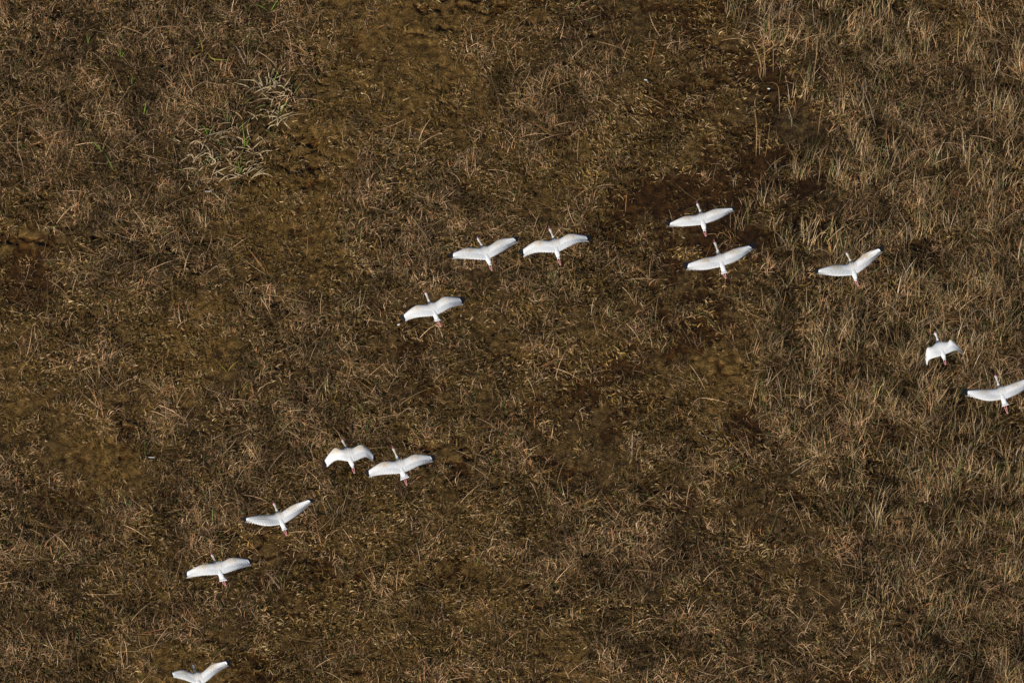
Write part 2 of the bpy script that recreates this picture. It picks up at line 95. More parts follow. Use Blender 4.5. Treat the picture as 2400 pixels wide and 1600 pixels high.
PLANTS = [
  ('green_shoot', 'tallest bright green shoot, standing beside the crossed bleached stalks', (-4.464, 3.73), [[(0.0, 0.0, 0.0), (0.003, -0.04, 0.428), (-0.014, -0.08, 0.893)], [(0.014, 0.017, 0.0), (0.05, -0.023, 0.186), (0.078, -0.063, 0.331)]], 'green', 0.02),
  ('green_shoot', 'narrow pair of upright green blades alone in brown grass, upper left quarter of the marsh', (-6.172, 4.344), [[(0.0, 0.0, 0.0), (0.039, -0.04, 0.305), (0.104, -0.08, 0.582)], [(0.007, 0.0, 0.0), (0.044, -0.04, 0.278), (0.071, -0.08, 0.502)]], 'green', 0.018),
  ('bent_leaf', 'yellow green leaf kinked and lying sideways over brown grass, with an upright blade beside it', (-5.146, 5.635), [[(0.004, -0.039, 0.06), (0.061, -0.187, 0.145), (0.115, -0.286, 0.18), (0.265, -0.281, 0.145), (0.425, -0.235, 0.06)], [(-0.064, -0.034, 0.0), (-0.072, -0.074, 0.275), (-0.088, -0.114, 0.548)]], 'yellow', 0.02),
  ('green_shoot', 'green shoot with a long leaf drooping towards the viewer, left side of the marsh', (-6.843, 3.646), [[(0.0, 0.0, 0.0), (-0.071, -0.04, 0.227), (-0.144, -0.08, 0.412)], [(0.0, 0.0, 0.0), (0.032, -0.04, 0.159), (0.055, -0.08, 0.291)], [(0.041, -0.062, 0.06), (0.127, -0.287, 0.18), (0.203, -0.438, 0.06)]], 'green', 0.018),
  ('green_shoot', 'small two bladed green shoot in the upper left grass, below the topmost left shoot', (-6.589, 5.507), [[(0.0, 0.0, 0.0), (0.006, -0.04, 0.209), (0.018, -0.08, 0.403)], [(0.014, 0.009, 0.0), (0.044, -0.031, 0.129), (0.074, -0.071, 0.258)]], 'green', 0.016),
  ('green_shoot', 'tiny green V of leaves nearest the top left corner', (-7.152, 5.78), [[(0.0, 0.0, 0.0), (-0.002, -0.04, 0.181), (-0.003, -0.08, 0.376)], [(0.0, 0.0, 0.0), (0.025, -0.04, 0.155), (0.051, -0.08, 0.323)]], 'green', 0.016),
  ('green_shoot', 'single short green blade sticking straight up from the upper left grass', (-6.384, 4.953), [[(0.0, 0.0, 0.0), (0.01, -0.04, 0.17), (0.021, -0.08, 0.339)]], 'green', 0.018),
  ('green_shoot', 'dark green shoot leaning right at the top edge above the ochre mat', (-4.082, 6.441), [[(0.0, 0.0, 0.0), (0.081, -0.04, 0.246), (0.147, -0.08, 0.478)], [(-0.058, 0.009, 0.0), (-0.16, -0.031, 0.154), (-0.241, -0.071, 0.294)]], 'green', 0.018),
  ('green_shoot', 'green blade rising behind the upright bleached leaves of the upper tussock', (-4.011, 4.996), [[(0.0, 0.0, 0.0), (0.037, -0.04, 0.21), (0.089, -0.08, 0.472)]], 'green', 0.02),
  ('green_shoot', 'green blade leaning right on the right edge of the bleached leaves, over the ochre mat', (-3.884, 4.361), [[(0.0, 0.0, 0.0), (0.06, -0.04, 0.278), (0.148, -0.08, 0.555)]], 'green', 0.02),
  ('green_shoot', 'wide open green V of two leaves left of the tallest shoot', (-5.09, 3.957), [[(0.0, 0.0, 0.0), (-0.038, -0.04, 0.253), (-0.08, -0.08, 0.411)], [(0.022, -0.008, 0.0), (0.081, -0.048, 0.199), (0.141, -0.088, 0.424)]], 'green', 0.018),
  ('green_shoot', 'green tuft growing from the middle of the lowest bleached tussock', (-4.538, 3.22), [[(0.0, 0.0, 0.0), (0.003, -0.04, 0.241), (0.0, -0.08, 0.509)], [(0.021, 0.0, 0.0), (0.044, -0.04, 0.201), (0.079, -0.08, 0.347)], [(-0.021, 0.0, 0.0), (-0.048, -0.04, 0.201), (-0.068, -0.08, 0.401)]], 'green', 0.016),
  ('green_shoot', 'dull green tuft of upright blades between the upper and lower bleached leaves', (-4.76, 4.209), [[(0.0, 0.0, 0.0), (0.015, -0.04, 0.359), (0.03, -0.08, 0.703)], [(-0.022, 0.017, 0.0), (-0.051, -0.023, 0.305), (-0.082, -0.063, 0.57)], [(0.021, 0.017, 0.0), (0.06, -0.023, 0.225), (0.082, -0.063, 0.396)]], 'dull', 0.018),
  ('green_shoot', 'larger pale green V of spread leaves in grass left of the middle ibis group', (-4.662, -0.596), [[(0.0, 0.0, 0.0), (-0.06, -0.04, 0.211), (-0.121, -0.08, 0.407)], [(0.014, 0.016, 0.0), (0.101, -0.024, 0.239), (0.2, -0.064, 0.449)]], 'yellow', 0.016),
  ('green_shoot', 'tiny pale green sprout just below and right of the larger pale V', (-4.377, -0.885), [[(0.0, 0.0, 0.0), (-0.022, -0.04, 0.141), (-0.036, -0.08, 0.282)], [(0.014, 0.0, 0.0), (0.048, -0.04, 0.141), (0.081, -0.08, 0.268)]], 'yellow', 0.014),
  ('green_shoot', 'small green sprout close to the left edge, beside the brown mat', (-8.171, 3.705), [[(0.0, 0.0, 0.0), (-0.023, -0.04, 0.159), (-0.04, -0.08, 0.304)]], 'green', 0.015),
  ('green_shoot', 'broad green blades in the tall reed bed behind the highest flying ibis', (6.149, 3.579), [[(0.0, 0.0, 0.0), (0.006, -0.04, 0.267), (0.01, -0.08, 0.574)], [(-0.014, 0.008, 0.0), (-0.048, -0.032, 0.227), (-0.065, -0.072, 0.386)], [(0.021, 0.0, 0.0), (0.064, -0.04, 0.24), (0.091, -0.08, 0.386)]], 'dull', 0.02),
  ('green_shoot', 'lone bright green blade on the flaky brown mat in the lower middle of the photo', (-0.569, -4.171), [[(0.0, 0.0, 0.0), (0.022, -0.04, 0.207), (0.037, -0.08, 0.428)]], 'green', 0.018),
  ('reed_stem', 'tall pale reed with bent tip alone on dark mat left of the reed bed', (4.075, 3.571), [[(0.0, 0.0, 0.0), (-0.015, -0.04, 0.817), (-0.082, -0.08, 1.518), (-0.16, -0.12, 1.714)]], 'straw', 0.02),
  ('reed_stem', 'four dead stems in one cluster on brown mat beside the upper reed bed', (4.178, 5.115), [[(0.0, 0.0, 0.0), (-0.001, -0.04, 0.409), (-0.069, -0.08, 0.908)], [(0.043, -0.009, 0.0), (0.047, -0.049, 0.661), (-0.012, -0.089, 1.288), (-0.068, -0.129, 1.455)], [(0.079, 0.017, 0.0), (0.062, -0.023, 0.449)], [(-0.007, 0.0, 0.0), (-0.031, -0.04, 0.236), (-0.053, -0.08, 0.432)]], 'straw', 0.018),
  ('reed_stem', 'straight single reed just right of the four stem cluster', (4.396, 5.225), [[(0.0, 0.0, 0.0), (-0.023, -0.04, 0.594), (-0.049, -0.08, 1.077)]], 'straw', 0.018),
  ('reed_stem', 'thin greenish reed leaning slightly right, second right of the four stem cluster', (4.499, 5.013), [[(0.0, 0.0, 0.0), (0.01, -0.04, 0.462), (0.027, -0.08, 0.922)]], 'dull', 0.015),
  ('reed_stem', 'straw coloured reed curving up at the left end of the top reeds', (4.933, 5.447), [[(0.0, 0.0, 0.0), (-0.001, -0.04, 0.513), (0.022, -0.08, 1.127)]], 'straw', 0.018),
  ('reed_stem', 'straw coloured upright reed, lower of the pair at the top of the reed bed', (5.1, 5.251), [[(0.0, 0.0, 0.0), (0.001, -0.04, 0.62), (-0.005, -0.08, 1.234)]], 'straw', 0.018),
  ('reed_stem', 'reed bent over to the left like a hook above the small white flower', (4.486, 4.403), [[(0.0, 0.0, 0.0), (-0.025, -0.04, 0.452), (-0.058, -0.08, 0.914), (-0.137, -0.12, 1.109), (-0.261, -0.16, 1.185)]], 'straw', 0.016),
  ('reed_stem', 'thin short reed touching the right side of the tall lone pale reed', (4.133, 3.587), [[(0.0, 0.0, 0.0), (-0.017, -0.04, 0.456), (-0.027, -0.08, 0.921)]], 'straw', 0.013),
  ('reed_stem', 'thin reed leaning right, standing right of the tall lone pale reed', (4.225, 3.545), [[(0.0, 0.0, 0.0), (0.025, -0.04, 0.657), (0.042, -0.08, 1.32)]], 'straw', 0.013),
  ('reed_stem', 'reed with its top curled over to the left like a crook, over dark open mud', (5.119, 3.973), [[(0.0, 0.0, 0.0), (0.007, -0.04, 0.641), (0.028, -0.08, 1.09), (-0.007, -0.12, 1.378), (-0.089, -0.16, 1.468)]], 'straw', 0.016),
  ('reed_stem', 'greyish reed leaning left with a drooping top, left of the crook shaped reed', (4.68, 4.125), [[(0.0, 0.0, 0.0), (-0.028, -0.04, 0.333), (-0.126, -0.08, 0.797), (-0.218, -0.12, 0.953)]], 'grey', 0.018),
  ('reed_stem', 'long grey reed leaning left across the upper reed bed', (6.094, 4.125), [[(0.0, 0.0, 0.0), (-0.136, -0.04, 0.68), (-0.237, -0.08, 1.115), (-0.386, -0.12, 1.678)]], 'grey', 0.016),
  ('reed_stem', 'reed drooping left beside the dark mud, above the two ibises flying one behind the other', (5.095, 3.011), [[(0.0, 0.0, 0.0), (0.007, -0.04, 0.62), (-0.083, -0.08, 1.061), (-0.183, -0.12, 1.232)]], 'straw', 0.017),
  ('reed_stem', 'lone green tipped reed behind the highest flying ibis, on dark brown mat', (3.914, 2.206), [[(0.0, 0.0, 0.0), (-0.026, -0.04, 0.544), (-0.117, -0.08, 1.15)], [(0.004, 0.207, 0.0), (0.02, 0.167, 0.339), (0.022, 0.127, 0.676)]], 'dull', 0.018),
  ('fallen_stalk', 'pale stalk lying with its right end bent down, left of the four stem cluster', (3.53, 5.857), [[(-0.002, -0.039, 0.06), (0.173, -0.089, 0.164), (0.332, -0.089, 0.164), (0.442, -0.15, 0.06)]], 'straw', 0.014),
  ('fallen_stalk', 'broken angular stalk lying just above the bill of the lower of two close ibises', (3.225, 2.041), [[(-0.002, -0.036, 0.06), (0.134, -0.116, 0.18), (0.166, -0.127, 0.06)], [(0.173, -0.11, 0.06), (0.213, -0.09, 0.164), (0.325, -0.131, 0.164), (0.502, -0.291, 0.06)]], 'straw', 0.012),
  ('reed_stem', 'long grey reed near the upper right corner', (8.213, 5.123), [[(0.0, 0.0, 0.0), (-0.073, -0.04, 0.621), (-0.201, -0.08, 1.314)]], 'grey', 0.015),
  ('reed_stem', 'kinked grey reed behind the right wing of the ibis over the reed bed', (6.528, 1.844), [[(0.0, 0.0, 0.0), (-0.028, -0.04, 0.6), (-0.155, -0.08, 1.1), (-0.276, -0.12, 1.503)]], 'grey', 0.015),
  ('reed_stem', 'leaning straw reed over a dark gap in the lower right grass', (4.736, -3.596), [[(0.0, 0.0, 0.0), (-0.177, -0.04, 0.782), (-0.377, -0.08, 1.328)]], 'straw', 0.018),
  ('fallen_stalk', 'yellowish stalk lying slantwise in the lower right grass', (5.156, -4.874), [[(-0.004, -0.031, 0.06), (-0.218, 0.083, 0.18), (-0.446, 0.3, 0.06)]], 'straw', 0.015),
  ('fallen_stalk', 'long grey stalk lying diagonally below the right ibises, rising to the right', (4.514, -2.475), [[(-0.003, -0.033, 0.06), (0.216, 0.068, 0.164), (0.42, 0.217, 0.164), (0.711, 0.584, 0.06)]], 'grey', 0.015),
  ('reed_stem', 'orange stem standing on dark mat left of the highest flying ibis', (1.885, 2.479), [[(0.0, 0.0, 0.0), (0.008, -0.04, 0.366), (0.016, -0.08, 0.73)]], 'orange', 0.016),
  ('reed_stem', 'thin tall brown stem alone on the ochre mat in the upper middle', (1.09, 3.462), [[(0.0, 0.0, 0.0), (0.002, -0.04, 0.523), (0.011, -0.08, 1.029)]], 'straw', 0.012),
  ('reed_stem', 'orange stem standing just above the white feather', (2.351, 5.455), [[(0.0, 0.0, 0.0), (0.021, -0.04, 0.368), (0.057, -0.08, 0.707)]], 'orange', 0.016),
  ('reed_stem', 'thin upright straw on ochre mat, upper left of the single ibis', (-3.394, 1.605), [[(0.0, 0.0, 0.0), (0.019, -0.04, 0.383), (0.039, -0.08, 0.818)]], 'straw', 0.013),
  ('bleached_tussock', 'bleached upright leaves of the topmost pale tussock, beside the ochre mat', (-4.175, 4.901), [[(0.0, 0.0, 0.0), (-0.035, -0.04, 0.267), (-0.079, -0.08, 0.551)], [(0.054, 0.032, 0.0), (0.077, -0.008, 0.216), (0.061, -0.048, 0.398)], [(0.021, -0.049, 0.06), (0.118, -0.103, 0.18), (0.213, -0.006, 0.06)], [(0.184, -0.043, 0.0), (0.22, -0.083, 0.234), (0.164, -0.123, 0.449), (0.114, -0.163, 0.546)], [(0.33, -0.011, 0.0), (0.41, -0.051, 0.216), (0.473, -0.091, 0.449)], [(0.37, -0.103, 0.06), (0.429, -0.147, 0.18), (0.46, -0.038, 0.06)]], 'pale', 0.024),
  ('bleached_tussock', 'looped flattened bleached leaves on the rim of the ochre mat, below the topmost tussock', (-3.907, 4.75), [[(0.003, -0.038, 0.06), (0.079, -0.05, 0.164), (0.09, -0.104, 0.164), (0.013, -0.092, 0.06)], [(0.018, -0.34, 0.06), (0.094, -0.329, 0.18), (0.142, -0.157, 0.06)], [(-0.19, -0.447, 0.06), (-0.065, -0.555, 0.18), (0.038, -0.469, 0.06)], [(-0.381, -0.458, 0.06), (-0.303, -0.512, 0.18), (-0.235, -0.458, 0.06)], [(0.038, -0.458, 0.06), (0.119, -0.694, 0.18), (0.226, -0.748, 0.06)], [(-0.166, -0.388, 0.0), (-0.164, -0.428, 0.149), (-0.183, -0.468, 0.247)], [(-0.177, -0.619, 0.06), (-0.064, -0.63, 0.18), (0.039, -0.501, 0.06)], [(-0.075, -0.254, 0.06), (0.002, -0.275, 0.18), (0.034, -0.232, 0.06)]], 'pale', 0.02),
  ('bleached_tussock', 'bleached tussock of arched leaves, leftmost of the pale tussocks', (-4.954, 3.461), [[(0.003, -0.037, 0.06), (-0.074, -0.005, 0.18), (-0.191, 0.112, 0.06)], [(-0.029, 0.064, 0.0), (-0.029, 0.024, 0.185), (-0.033, -0.016, 0.37)], [(-0.368, -0.08, 0.06), (-0.273, -0.005, 0.18), (-0.191, 0.102, 0.06)], [(-0.103, -0.144, 0.06), (-0.089, -0.111, 0.18), (-0.226, 0.07, 0.06)], [(-0.272, -0.25, 0.06), (-0.177, -0.239, 0.18), (-0.094, -0.122, 0.06)], [(-0.432, 0.305, 0.06), (-0.318, 0.272, 0.164), (-0.225, 0.219, 0.164), (-0.202, 0.176, 0.06)], [(-0.038, -0.298, 0.0), (0.009, -0.338, 0.238), (0.074, -0.378, 0.475)], [(-0.266, -0.133, 0.06), (-0.225, -0.132, 0.18), (-0.188, 0.006, 0.06)], [(-0.48, 0.07, 0.06), (-0.382, -0.005, 0.18), (-0.343, 0.006, 0.06)], [(-0.058, -0.122, 0.06), (0.019, -0.122, 0.164), (-0.074, -0.037, 0.164), (-0.153, 0.048, 0.06)], [(-0.369, -0.016, 0.06), (-0.309, -0.047, 0.18), (-0.244, 0.07, 0.06)]], 'pale', 0.022),
  ('bleached_tussock', 'lowest bleached tussock with leaves fanned sideways along the ground', (-4.767, 3.216), [[(0.003, -0.037, 0.06), (0.107, -0.048, 0.164), (0.161, -0.005, 0.164), (0.184, -0.005, 0.06)], [(0.317, 0.123, 0.06), (0.394, 0.113, 0.18), (0.552, 0.187, 0.06)], [(0.339, -0.026, 0.06), (0.415, -0.015, 0.18), (0.471, 0.155, 0.06)], [(0.357, -0.026, 0.06), (0.47, -0.036, 0.18), (0.58, 0.123, 0.06)], [(0.171, 0.165, 0.06), (-0.037, -0.036, 0.18), (-0.223, -0.069, 0.06)], [(0.284, -0.005, 0.06), (0.325, -0.036, 0.18), (0.427, 0.091, 0.06)], [(-0.111, -0.196, 0.06), (0.003, -0.185, 0.18), (0.139, -0.026, 0.06)], [(0.532, 0.251, 0.06), (0.61, 0.198, 0.18), (0.615, 0.208, 0.06)], [(0.457, 0.379, 0.06), (0.573, 0.262, 0.18), (0.615, 0.208, 0.06)]], 'pale', 0.022),
  ('bleached_tussock', 'crossed bleached stalks beside the tallest green shoot', (-4.431, 3.653), [[(0.003, -0.037, 0.06), (0.054, -0.069, 0.18), (0.083, 0.048, 0.06)], [(0.093, 0.006, 0.06), (0.233, 0.059, 0.18), (0.388, 0.262, 0.06)], [(0.144, 0.155, 0.06), (0.212, 0.166, 0.164), (0.267, 0.133, 0.164), (0.318, 0.091, 0.06)], [(-0.035, 0.434, 0.06), (0.043, 0.413, 0.18), (0.082, 0.52, 0.06)], [(-0.255, 0.428, 0.0), (-0.253, 0.388, 0.133), (-0.251, 0.348, 0.282)], [(-0.161, 0.428, 0.0), (-0.162, 0.388, 0.133), (-0.162, 0.348, 0.282)], [(-0.298, 0.412, 0.06), (-0.246, 0.327, 0.18), (-0.198, 0.402, 0.06)], [(-0.52, 0.187, 0.06), (-0.421, 0.027, 0.18), (-0.317, 0.07, 0.06)]], 'pale', 0.018),
]
BITS = [(2.267, 5.023), (-5.053, 2.839), (4.307, 4.862), (-1.864, 0.287), (-5.84, -2.218), (-3.422, -1.997)]


# ------------------------------------------------------------- helpers
def tag(o, label=None, cat=None, group=None, kind=None):
    for k, val in (('label', label), ('category', cat), ('group', group), ('kind', kind)):
        if val: o[k] = val
    return o

def link(o, parent=None):
    scene.collection.objects.link(o)
    if parent: o.parent = parent
    return o

def empty(name, loc, rz=0):
    o = bpy.data.objects.new(name, None)
    o.empty_display_size = .1
    o.location = loc
    o.rotation_euler = (0, 0, rz)
    return link(o)

def mesh_obj(name, V, F, m, parent=None, cols=None, smooth=True, do_link=True):
    me = bpy.data.meshes.new(name)
    me.from_pydata([tuple(v) for v in V], [], [tuple(f) for f in F])
    me.materials.append(m)
    if smooth: me.polygons.foreach_set('use_smooth', [True] * len(me.polygons))
    if cols is not None:
        a = me.color_attributes.new('Col', 'FLOAT_COLOR', 'POINT')
        a.data.foreach_set('color', np.asarray(cols, np.float32).ravel())
    me.update()
    o = bpy.data.objects.new(name, me)
    return link(o, parent) if do_link else o

def big_mesh(name, V, Q, cols=None, attr=None, smooth=True):
    """numpy quads -> mesh"""
    me = bpy.data.meshes.new(name)
    V = np.asarray(V, np.float32); Q = np.asarray(Q, np.int32)
    me.vertices.add(len(V)); me.vertices.foreach_set('co', V.ravel())
    me.loops.add(Q.size); me.loops.foreach_set('vertex_index', Q.ravel())
    me.polygons.add(len(Q))
    me.polygons.foreach_set('loop_start', np.arange(0, Q.size, 4, dtype=np.int32))
    me.polygons.foreach_set('loop_total', np.full(len(Q), 4, np.int32))
    if smooth: me.polygons.foreach_set('use_smooth', np.ones(len(Q), bool))
    if cols is not None:
        a = me.color_attributes.new('Col', 'FLOAT_COLOR', 'POINT')
        a.data.foreach_set('color', np.asarray(cols, np.float32).ravel())
    me.update(calc_edges=True)
    return me

# numpy gradient noise ------------------------------------------------
_perm = np.random.default_rng(3).permutation(512)
_ang = np.random.default_rng(4).random(512) * 2 * np.pi
def perlin(x, y, seed=0):
    xi = np.floor(x).astype(np.int64); yi = np.floor(y).astype(np.int64)
    xf = x - xi; yf = y - yi
    def g(ix, iy, dx, dy):
        h = _ang[_perm[(_perm[(ix + seed * 37) & 511] + iy) & 511]]
        return np.cos(h) * dx + np.sin(h) * dy
    u = xf ** 3 * (xf * (xf * 6 - 15) + 10); v = yf ** 3 * (yf * (yf * 6 - 15) + 10)
    a = g(xi, yi, xf, yf); b = g(xi + 1, yi, xf - 1, yf)
    c = g(xi, yi + 1, xf, yf - 1); d = g(xi + 1, yi + 1, xf - 1, yf - 1)
    return ((a * (1 - u) + b * u) * (1 - v) + (c * (1 - u) + d * u) * v) * 1.5
def fractal(x, y, octaves=4, seed=0):
    s = 0; a = 1; t = 0
    for i in range(octaves):
        s = s + a * perlin(x * 2 ** i, y * 2 ** i, seed + i * 5); t += a; a *= .5
    return s / t

# what grows where: (grass, tall reed, flakes of dead leaf, wet, ochre mat)
KIND = [
    (1.0, .03, .70, .18, .36),      # 0 short grass
    (.62, .05, .85, .28, .56),      # 1 thin grass over the mat
    (.80, 1.0, .55, .30, .35),      # 2 reed bed
    (.16, .26, .30, .76, .35),      # 3 open mud with single reeds
    (.05, .01, .26, .30, 1.2),      # 4 ochre mat
    (.34, .03, .95, .34, .74),      # 5 flaky mat
    (.03, .02, .15, .64, .50)]      # 6 wet dark mat
GM = np.array([[KIND[k] for k in row] for row in GROUND_ROWS])
def blurred(A):
    P = np.pad(A, ((1, 1), (1, 1), (0, 0)), mode='edge')
    return (P[1:-1, 1:-1] * 2 + P[:-2, 1:-1] + P[2:, 1:-1] + P[1:-1, :-2] + P[1:-1, 2:]) / 6
GM = blurred(GM)
def ground(x, y):
    x = np.asarray(x, float); y = np.asarray(y, float)
    wx = x + .45 * fractal(x * .9, y * .9, 3, 11); wy = y + .45 * fractal(x * .9, y * .9, 3, 17)
    fx = np.clip((wx - GROUND_X) / GROUND_CELL - .5, 0, GM.shape[1] - 1.001)
    fy = np.clip((wy - GROUND_Y) / GROUND_CELL - .5, 0, GM.shape[0] - 1.001)
    ix = fx.astype(int); iy = fy.astype(int); u = (fx - ix)[..., None]; v = (fy - iy)[..., None]
    return ((GM[iy, ix] * (1 - u) + GM[iy, ix + 1] * u) * (1 - v) + (GM[iy + 1, ix] * (1 - u) + GM[iy + 1, ix + 1] * u) * v)
def height(x, y, g=None):
    if g is None: g = ground(x, y)
    wet = g[..., 3]
    far = np.clip((np.hypot(x, y) - 14) / 6, 0, 1)
    h = .045 - .10 * wet + .055 * fractal(x * .8, y * .8, 3, 2)
    ridge = 1 - np.abs(fractal(x * 2.6 + .4 * perlin(x * 3, y * 3, 9), y * 3.4, 3, 5)) * 2.4
    lump = fractal(x * 6, y * 7, 3, 8)
    h = h + (.030 * lump * (1 - .6 * np.clip((wet - .45) * 3, 0, 1)) + .028 * np.clip(ridge, -.6, 1) * (1 - .8 * wet)) * (1 - far)
    crack = np.clip(.10 - np.abs(fractal(x * 1.3, y * 2.0, 3, 21)), 0, .1) * 10 * np.clip(fractal(x * .7, y * .7, 2, 33) * 3, 0, 1)
    return h - .075 * crack * (1 - far) * np.clip(1.6 - 2.2 * wet, 0, 1)

# ------------------------------------------------------------- materials
def nt(name):
    m = bpy.data.materials.new(name); m.use_nodes = True
    t = m.node_tree; t.nodes.clear()
    return m, t, (lambda k: t.nodes.new('ShaderNode' + k)), t.links.new
def noise(N, L, scale, detail=4, coord=None, dist=0):
    n = N('TexNoise'); n.inputs['Scale'].default_value = scale; n.inputs['Detail'].default_value = detail
    n.inputs['Distortion'].default_value = dist
    if coord is not None: L(coord, n.inputs['Vector'])
    return n.outputs['Fac']
def ramp(N, L, fac, stops):
    r = N('ValToRGB'); L(fac, r.inputs[0])
    while len(r.color_ramp.elements) < len(stops): r.color_ramp.elements.new(.5)
    for e, (p, c) in zip(r.color_ramp.elements, stops):
        e.position = p; e.color = (*c, 1)
    return r.outputs[0]
def mix(N, L, kind, fac, a, b):
    m = N('MixRGB'); m.blend_type = kind
    for i, s in enumerate((fac, a, b)):
        if isinstance(s, (int, float)): m.inputs[i].default_value = s
        elif isinstance(s, tuple): m.inputs[i].default_value = (*s, 1)
        else: L(s, m.inputs[i])
    return m.outputs[0]

def mat_ground():
    m, t, N, L = nt('marsh_mud')
    pos = N('NewGeometry').outputs['Position']
    att = N('Attribute'); att.attribute_name = 'Col'
    sep = N('SeparateColor'); L(att.outputs['Color'], sep.inputs[0])
    n1 = noise(N, L, 9, 6, pos, .6); n2 = noise(N, L, 55, 5, pos, 1.2); n3 = noise(N, L, 1.1, 4, pos)
    ochre = ramp(N, L, n1, [(.30, (.058, .032, .009)), (.50, (.145, .081, .021)), (.68, (.26, .152, .044))])
    brown = ramp(N, L, n1, [(.30, (.020, .012, .006)), (.52, (.046, .028, .013)), (.75, (.098, .062, .027))])
    f = N('Math'); f.operation = 'MULTIPLY_ADD'; L(n3, f.inputs[0]); f.inputs[1].default_value = .5; L(sep.outputs[0], f.inputs[2])
    f2 = N('MapRange'); L(f.outputs[0], f2.inputs[0]); f2.inputs[1].default_value = .45; f2.inputs[2].default_value = 1.15
    col = mix(N, L, 'MIX', f2.outputs[0], brown, ochre)
    fine = ramp(N, L, n2, [(.30, (.38, .38, .38)), (.5, (.9, .9, .9)), (.68, (1.6, 1.55, 1.45))])
    col = mix(N, L, 'MULTIPLY', 1.0, col, fine)
    b = N('BsdfPrincipled'); L(col, b.inputs['Base Color'])
    b.inputs['Roughness'].default_value = .85
    b.inputs['Specular IOR Level'].default_value = .15
    bump = N('Bump'); bump.inputs['Strength'].default_value = 1.0; bump.inputs['Distance'].default_value = .03
    hsum = N('Math'); hsum.operation = 'ADD'; L(n2, hsum.inputs[0])
    n4 = noise(N, L, 22, 5, pos, 1.5); L(n4, hsum.inputs[1])
    L(hsum.outputs[0], bump.inputs['Height']); L(bump.outputs[0], b.inputs['Normal'])
    o = N('OutputMaterial'); L(b.outputs[0], o.inputs[0])
    return m

def mat_water():
    m, t, N, L = nt('tannin_water')
    pos = N('NewGeometry').outputs['Position']
    tr = N('BsdfTransparent')
    tint = ramp(N, L, noise(N, L, .8, 3, pos), [(.35, (.72, .63, .54)), (.65, (.80, .72, .63))])
    L(tint, tr.inputs[0])
    gl = N('BsdfGlossy'); gl.inputs['Roughness'].default_value = .12; gl.inputs[0].default_value = (1, 1, 1, 1)
    bump = N('Bump'); bump.inputs['Distance'].default_value = .004; bump.inputs['Strength'].default_value = .5
    L(noise(N, L, 14, 3, pos), bump.inputs['Height']); L(bump.outputs[0], gl.inputs['Normal'])
    # Schlick reflectance, the same from both sides
    lw = N('LayerWeight'); lw.inputs[0].default_value = .5
    pw = N('Math'); pw.operation = 'POWER'; L(lw.outputs['Facing'], pw.inputs[0]); pw.inputs[1].default_value = 5
    fr = N('Math'); fr.operation = 'MULTIPLY_ADD'; L(pw.outputs[0], fr.inputs[0]); fr.inputs[1].default_value = .98; fr.inputs[2].default_value = .02
    mx = N('MixShader'); L(fr.outputs[0], mx.inputs[0]); L(tr.outputs[0], mx.inputs[1]); L(gl.outputs[0], mx.inputs[2])
    o = N('OutputMaterial'); L(mx.outputs[0], o.inputs[0])
    return m

def mat_blade(name, lo, hi, trans=.25, gloss=0.0, patch=None):
    """dead leaf: vertex colour times a world noise"""
    m, t, N, L = nt(name)
    pos = N('NewGeometry').outputs['Position']
    att = N('Attribute'); att.attribute_name = 'Col'
    n = noise(N, L, 1.7, 4, pos)
    v = N('MapRange'); L(n, v.inputs[0]); v.inputs[1].default_value = .35; v.inputs[2].default_value = .65
    v.inputs[3].default_value = lo; v.inputs[4].default_value = hi
    comb = N('CombineColor')
    for i in range(3): L(v.outputs[0], comb.inputs[i])
    col = mix(N, L, 'MULTIPLY', 1.0, att.outputs['Color'], comb.outputs[0])
    n2 = noise(N, L, 60, 2, pos)
    fine = ramp(N, L, n2, [(.35, (.62, .60, .56)), (.62, (1.2, 1.2, 1.2))])
    col = mix(N, L, 'MULTIPLY', 1.0, col, fine)
    d = N('BsdfDiffuse'); L(col, d.inputs[0])
    tl = N('BsdfTranslucent'); L(col, tl.inputs[0])
    mx = N('MixShader'); mx.inputs[0].default_value = trans; L(d.outputs[0], mx.inputs[1]); L(tl.outputs[0], mx.inputs[2])
    o = N('OutputMaterial'); L(mx.outputs[0], o.inputs[0])
    return m

def mat_plumage():
    m, t, N, L = nt('white_plumage')
    att = N('Attribute'); att.attribute_name = 'Col'
    tc = N('TexCoord').outputs['Object']
    mp = N('Mapping'); mp.inputs['Scale'].default_value = (1, .35, 1); L(tc, mp.inputs[0])
    n = noise(N, L, 45, 4, mp.outputs[0], .5)
    f = ramp(N, L, n, [(.32, (.40, .40, .40)), (.68, (1.15, 1.15, 1.15))])
    amt = mix(N, L, 'MULTIPLY', 1.0, att.outputs['Color'], f)
    g = N('RGBToBW'); L(amt, g.inputs[0])
    col = mix(N, L, 'MIX', g.outputs[0], (.78, .785, .785), (.54, .45, .34))
    soft = ramp(N, L, noise(N, L, 16, 3, tc), [(.3, (.93, .93, .93)), (.7, (1, 1, 1))])
    col = mix(N, L, 'MULTIPLY', 1.0, col, soft)
    b = N('BsdfPrincipled'); L(col, b.inputs['Base Color']); b.inputs['Roughness'].default_value = .75
    b.inputs['Specular IOR Level'].default_value = .2
    b.inputs['Sheen Weight'].default_value = .1
    bump = N('Bump'); bump.inputs['Strength'].default_value = .45; bump.inputs['Distance'].default_value = .004
    L(noise(N, L, 70, 3, mp.outputs[0]), bump.inputs['Height']); L(bump.outputs[0], b.inputs['Normal'])
    o = N('OutputMaterial'); L(b.outputs[0], o.inputs[0])
    return m

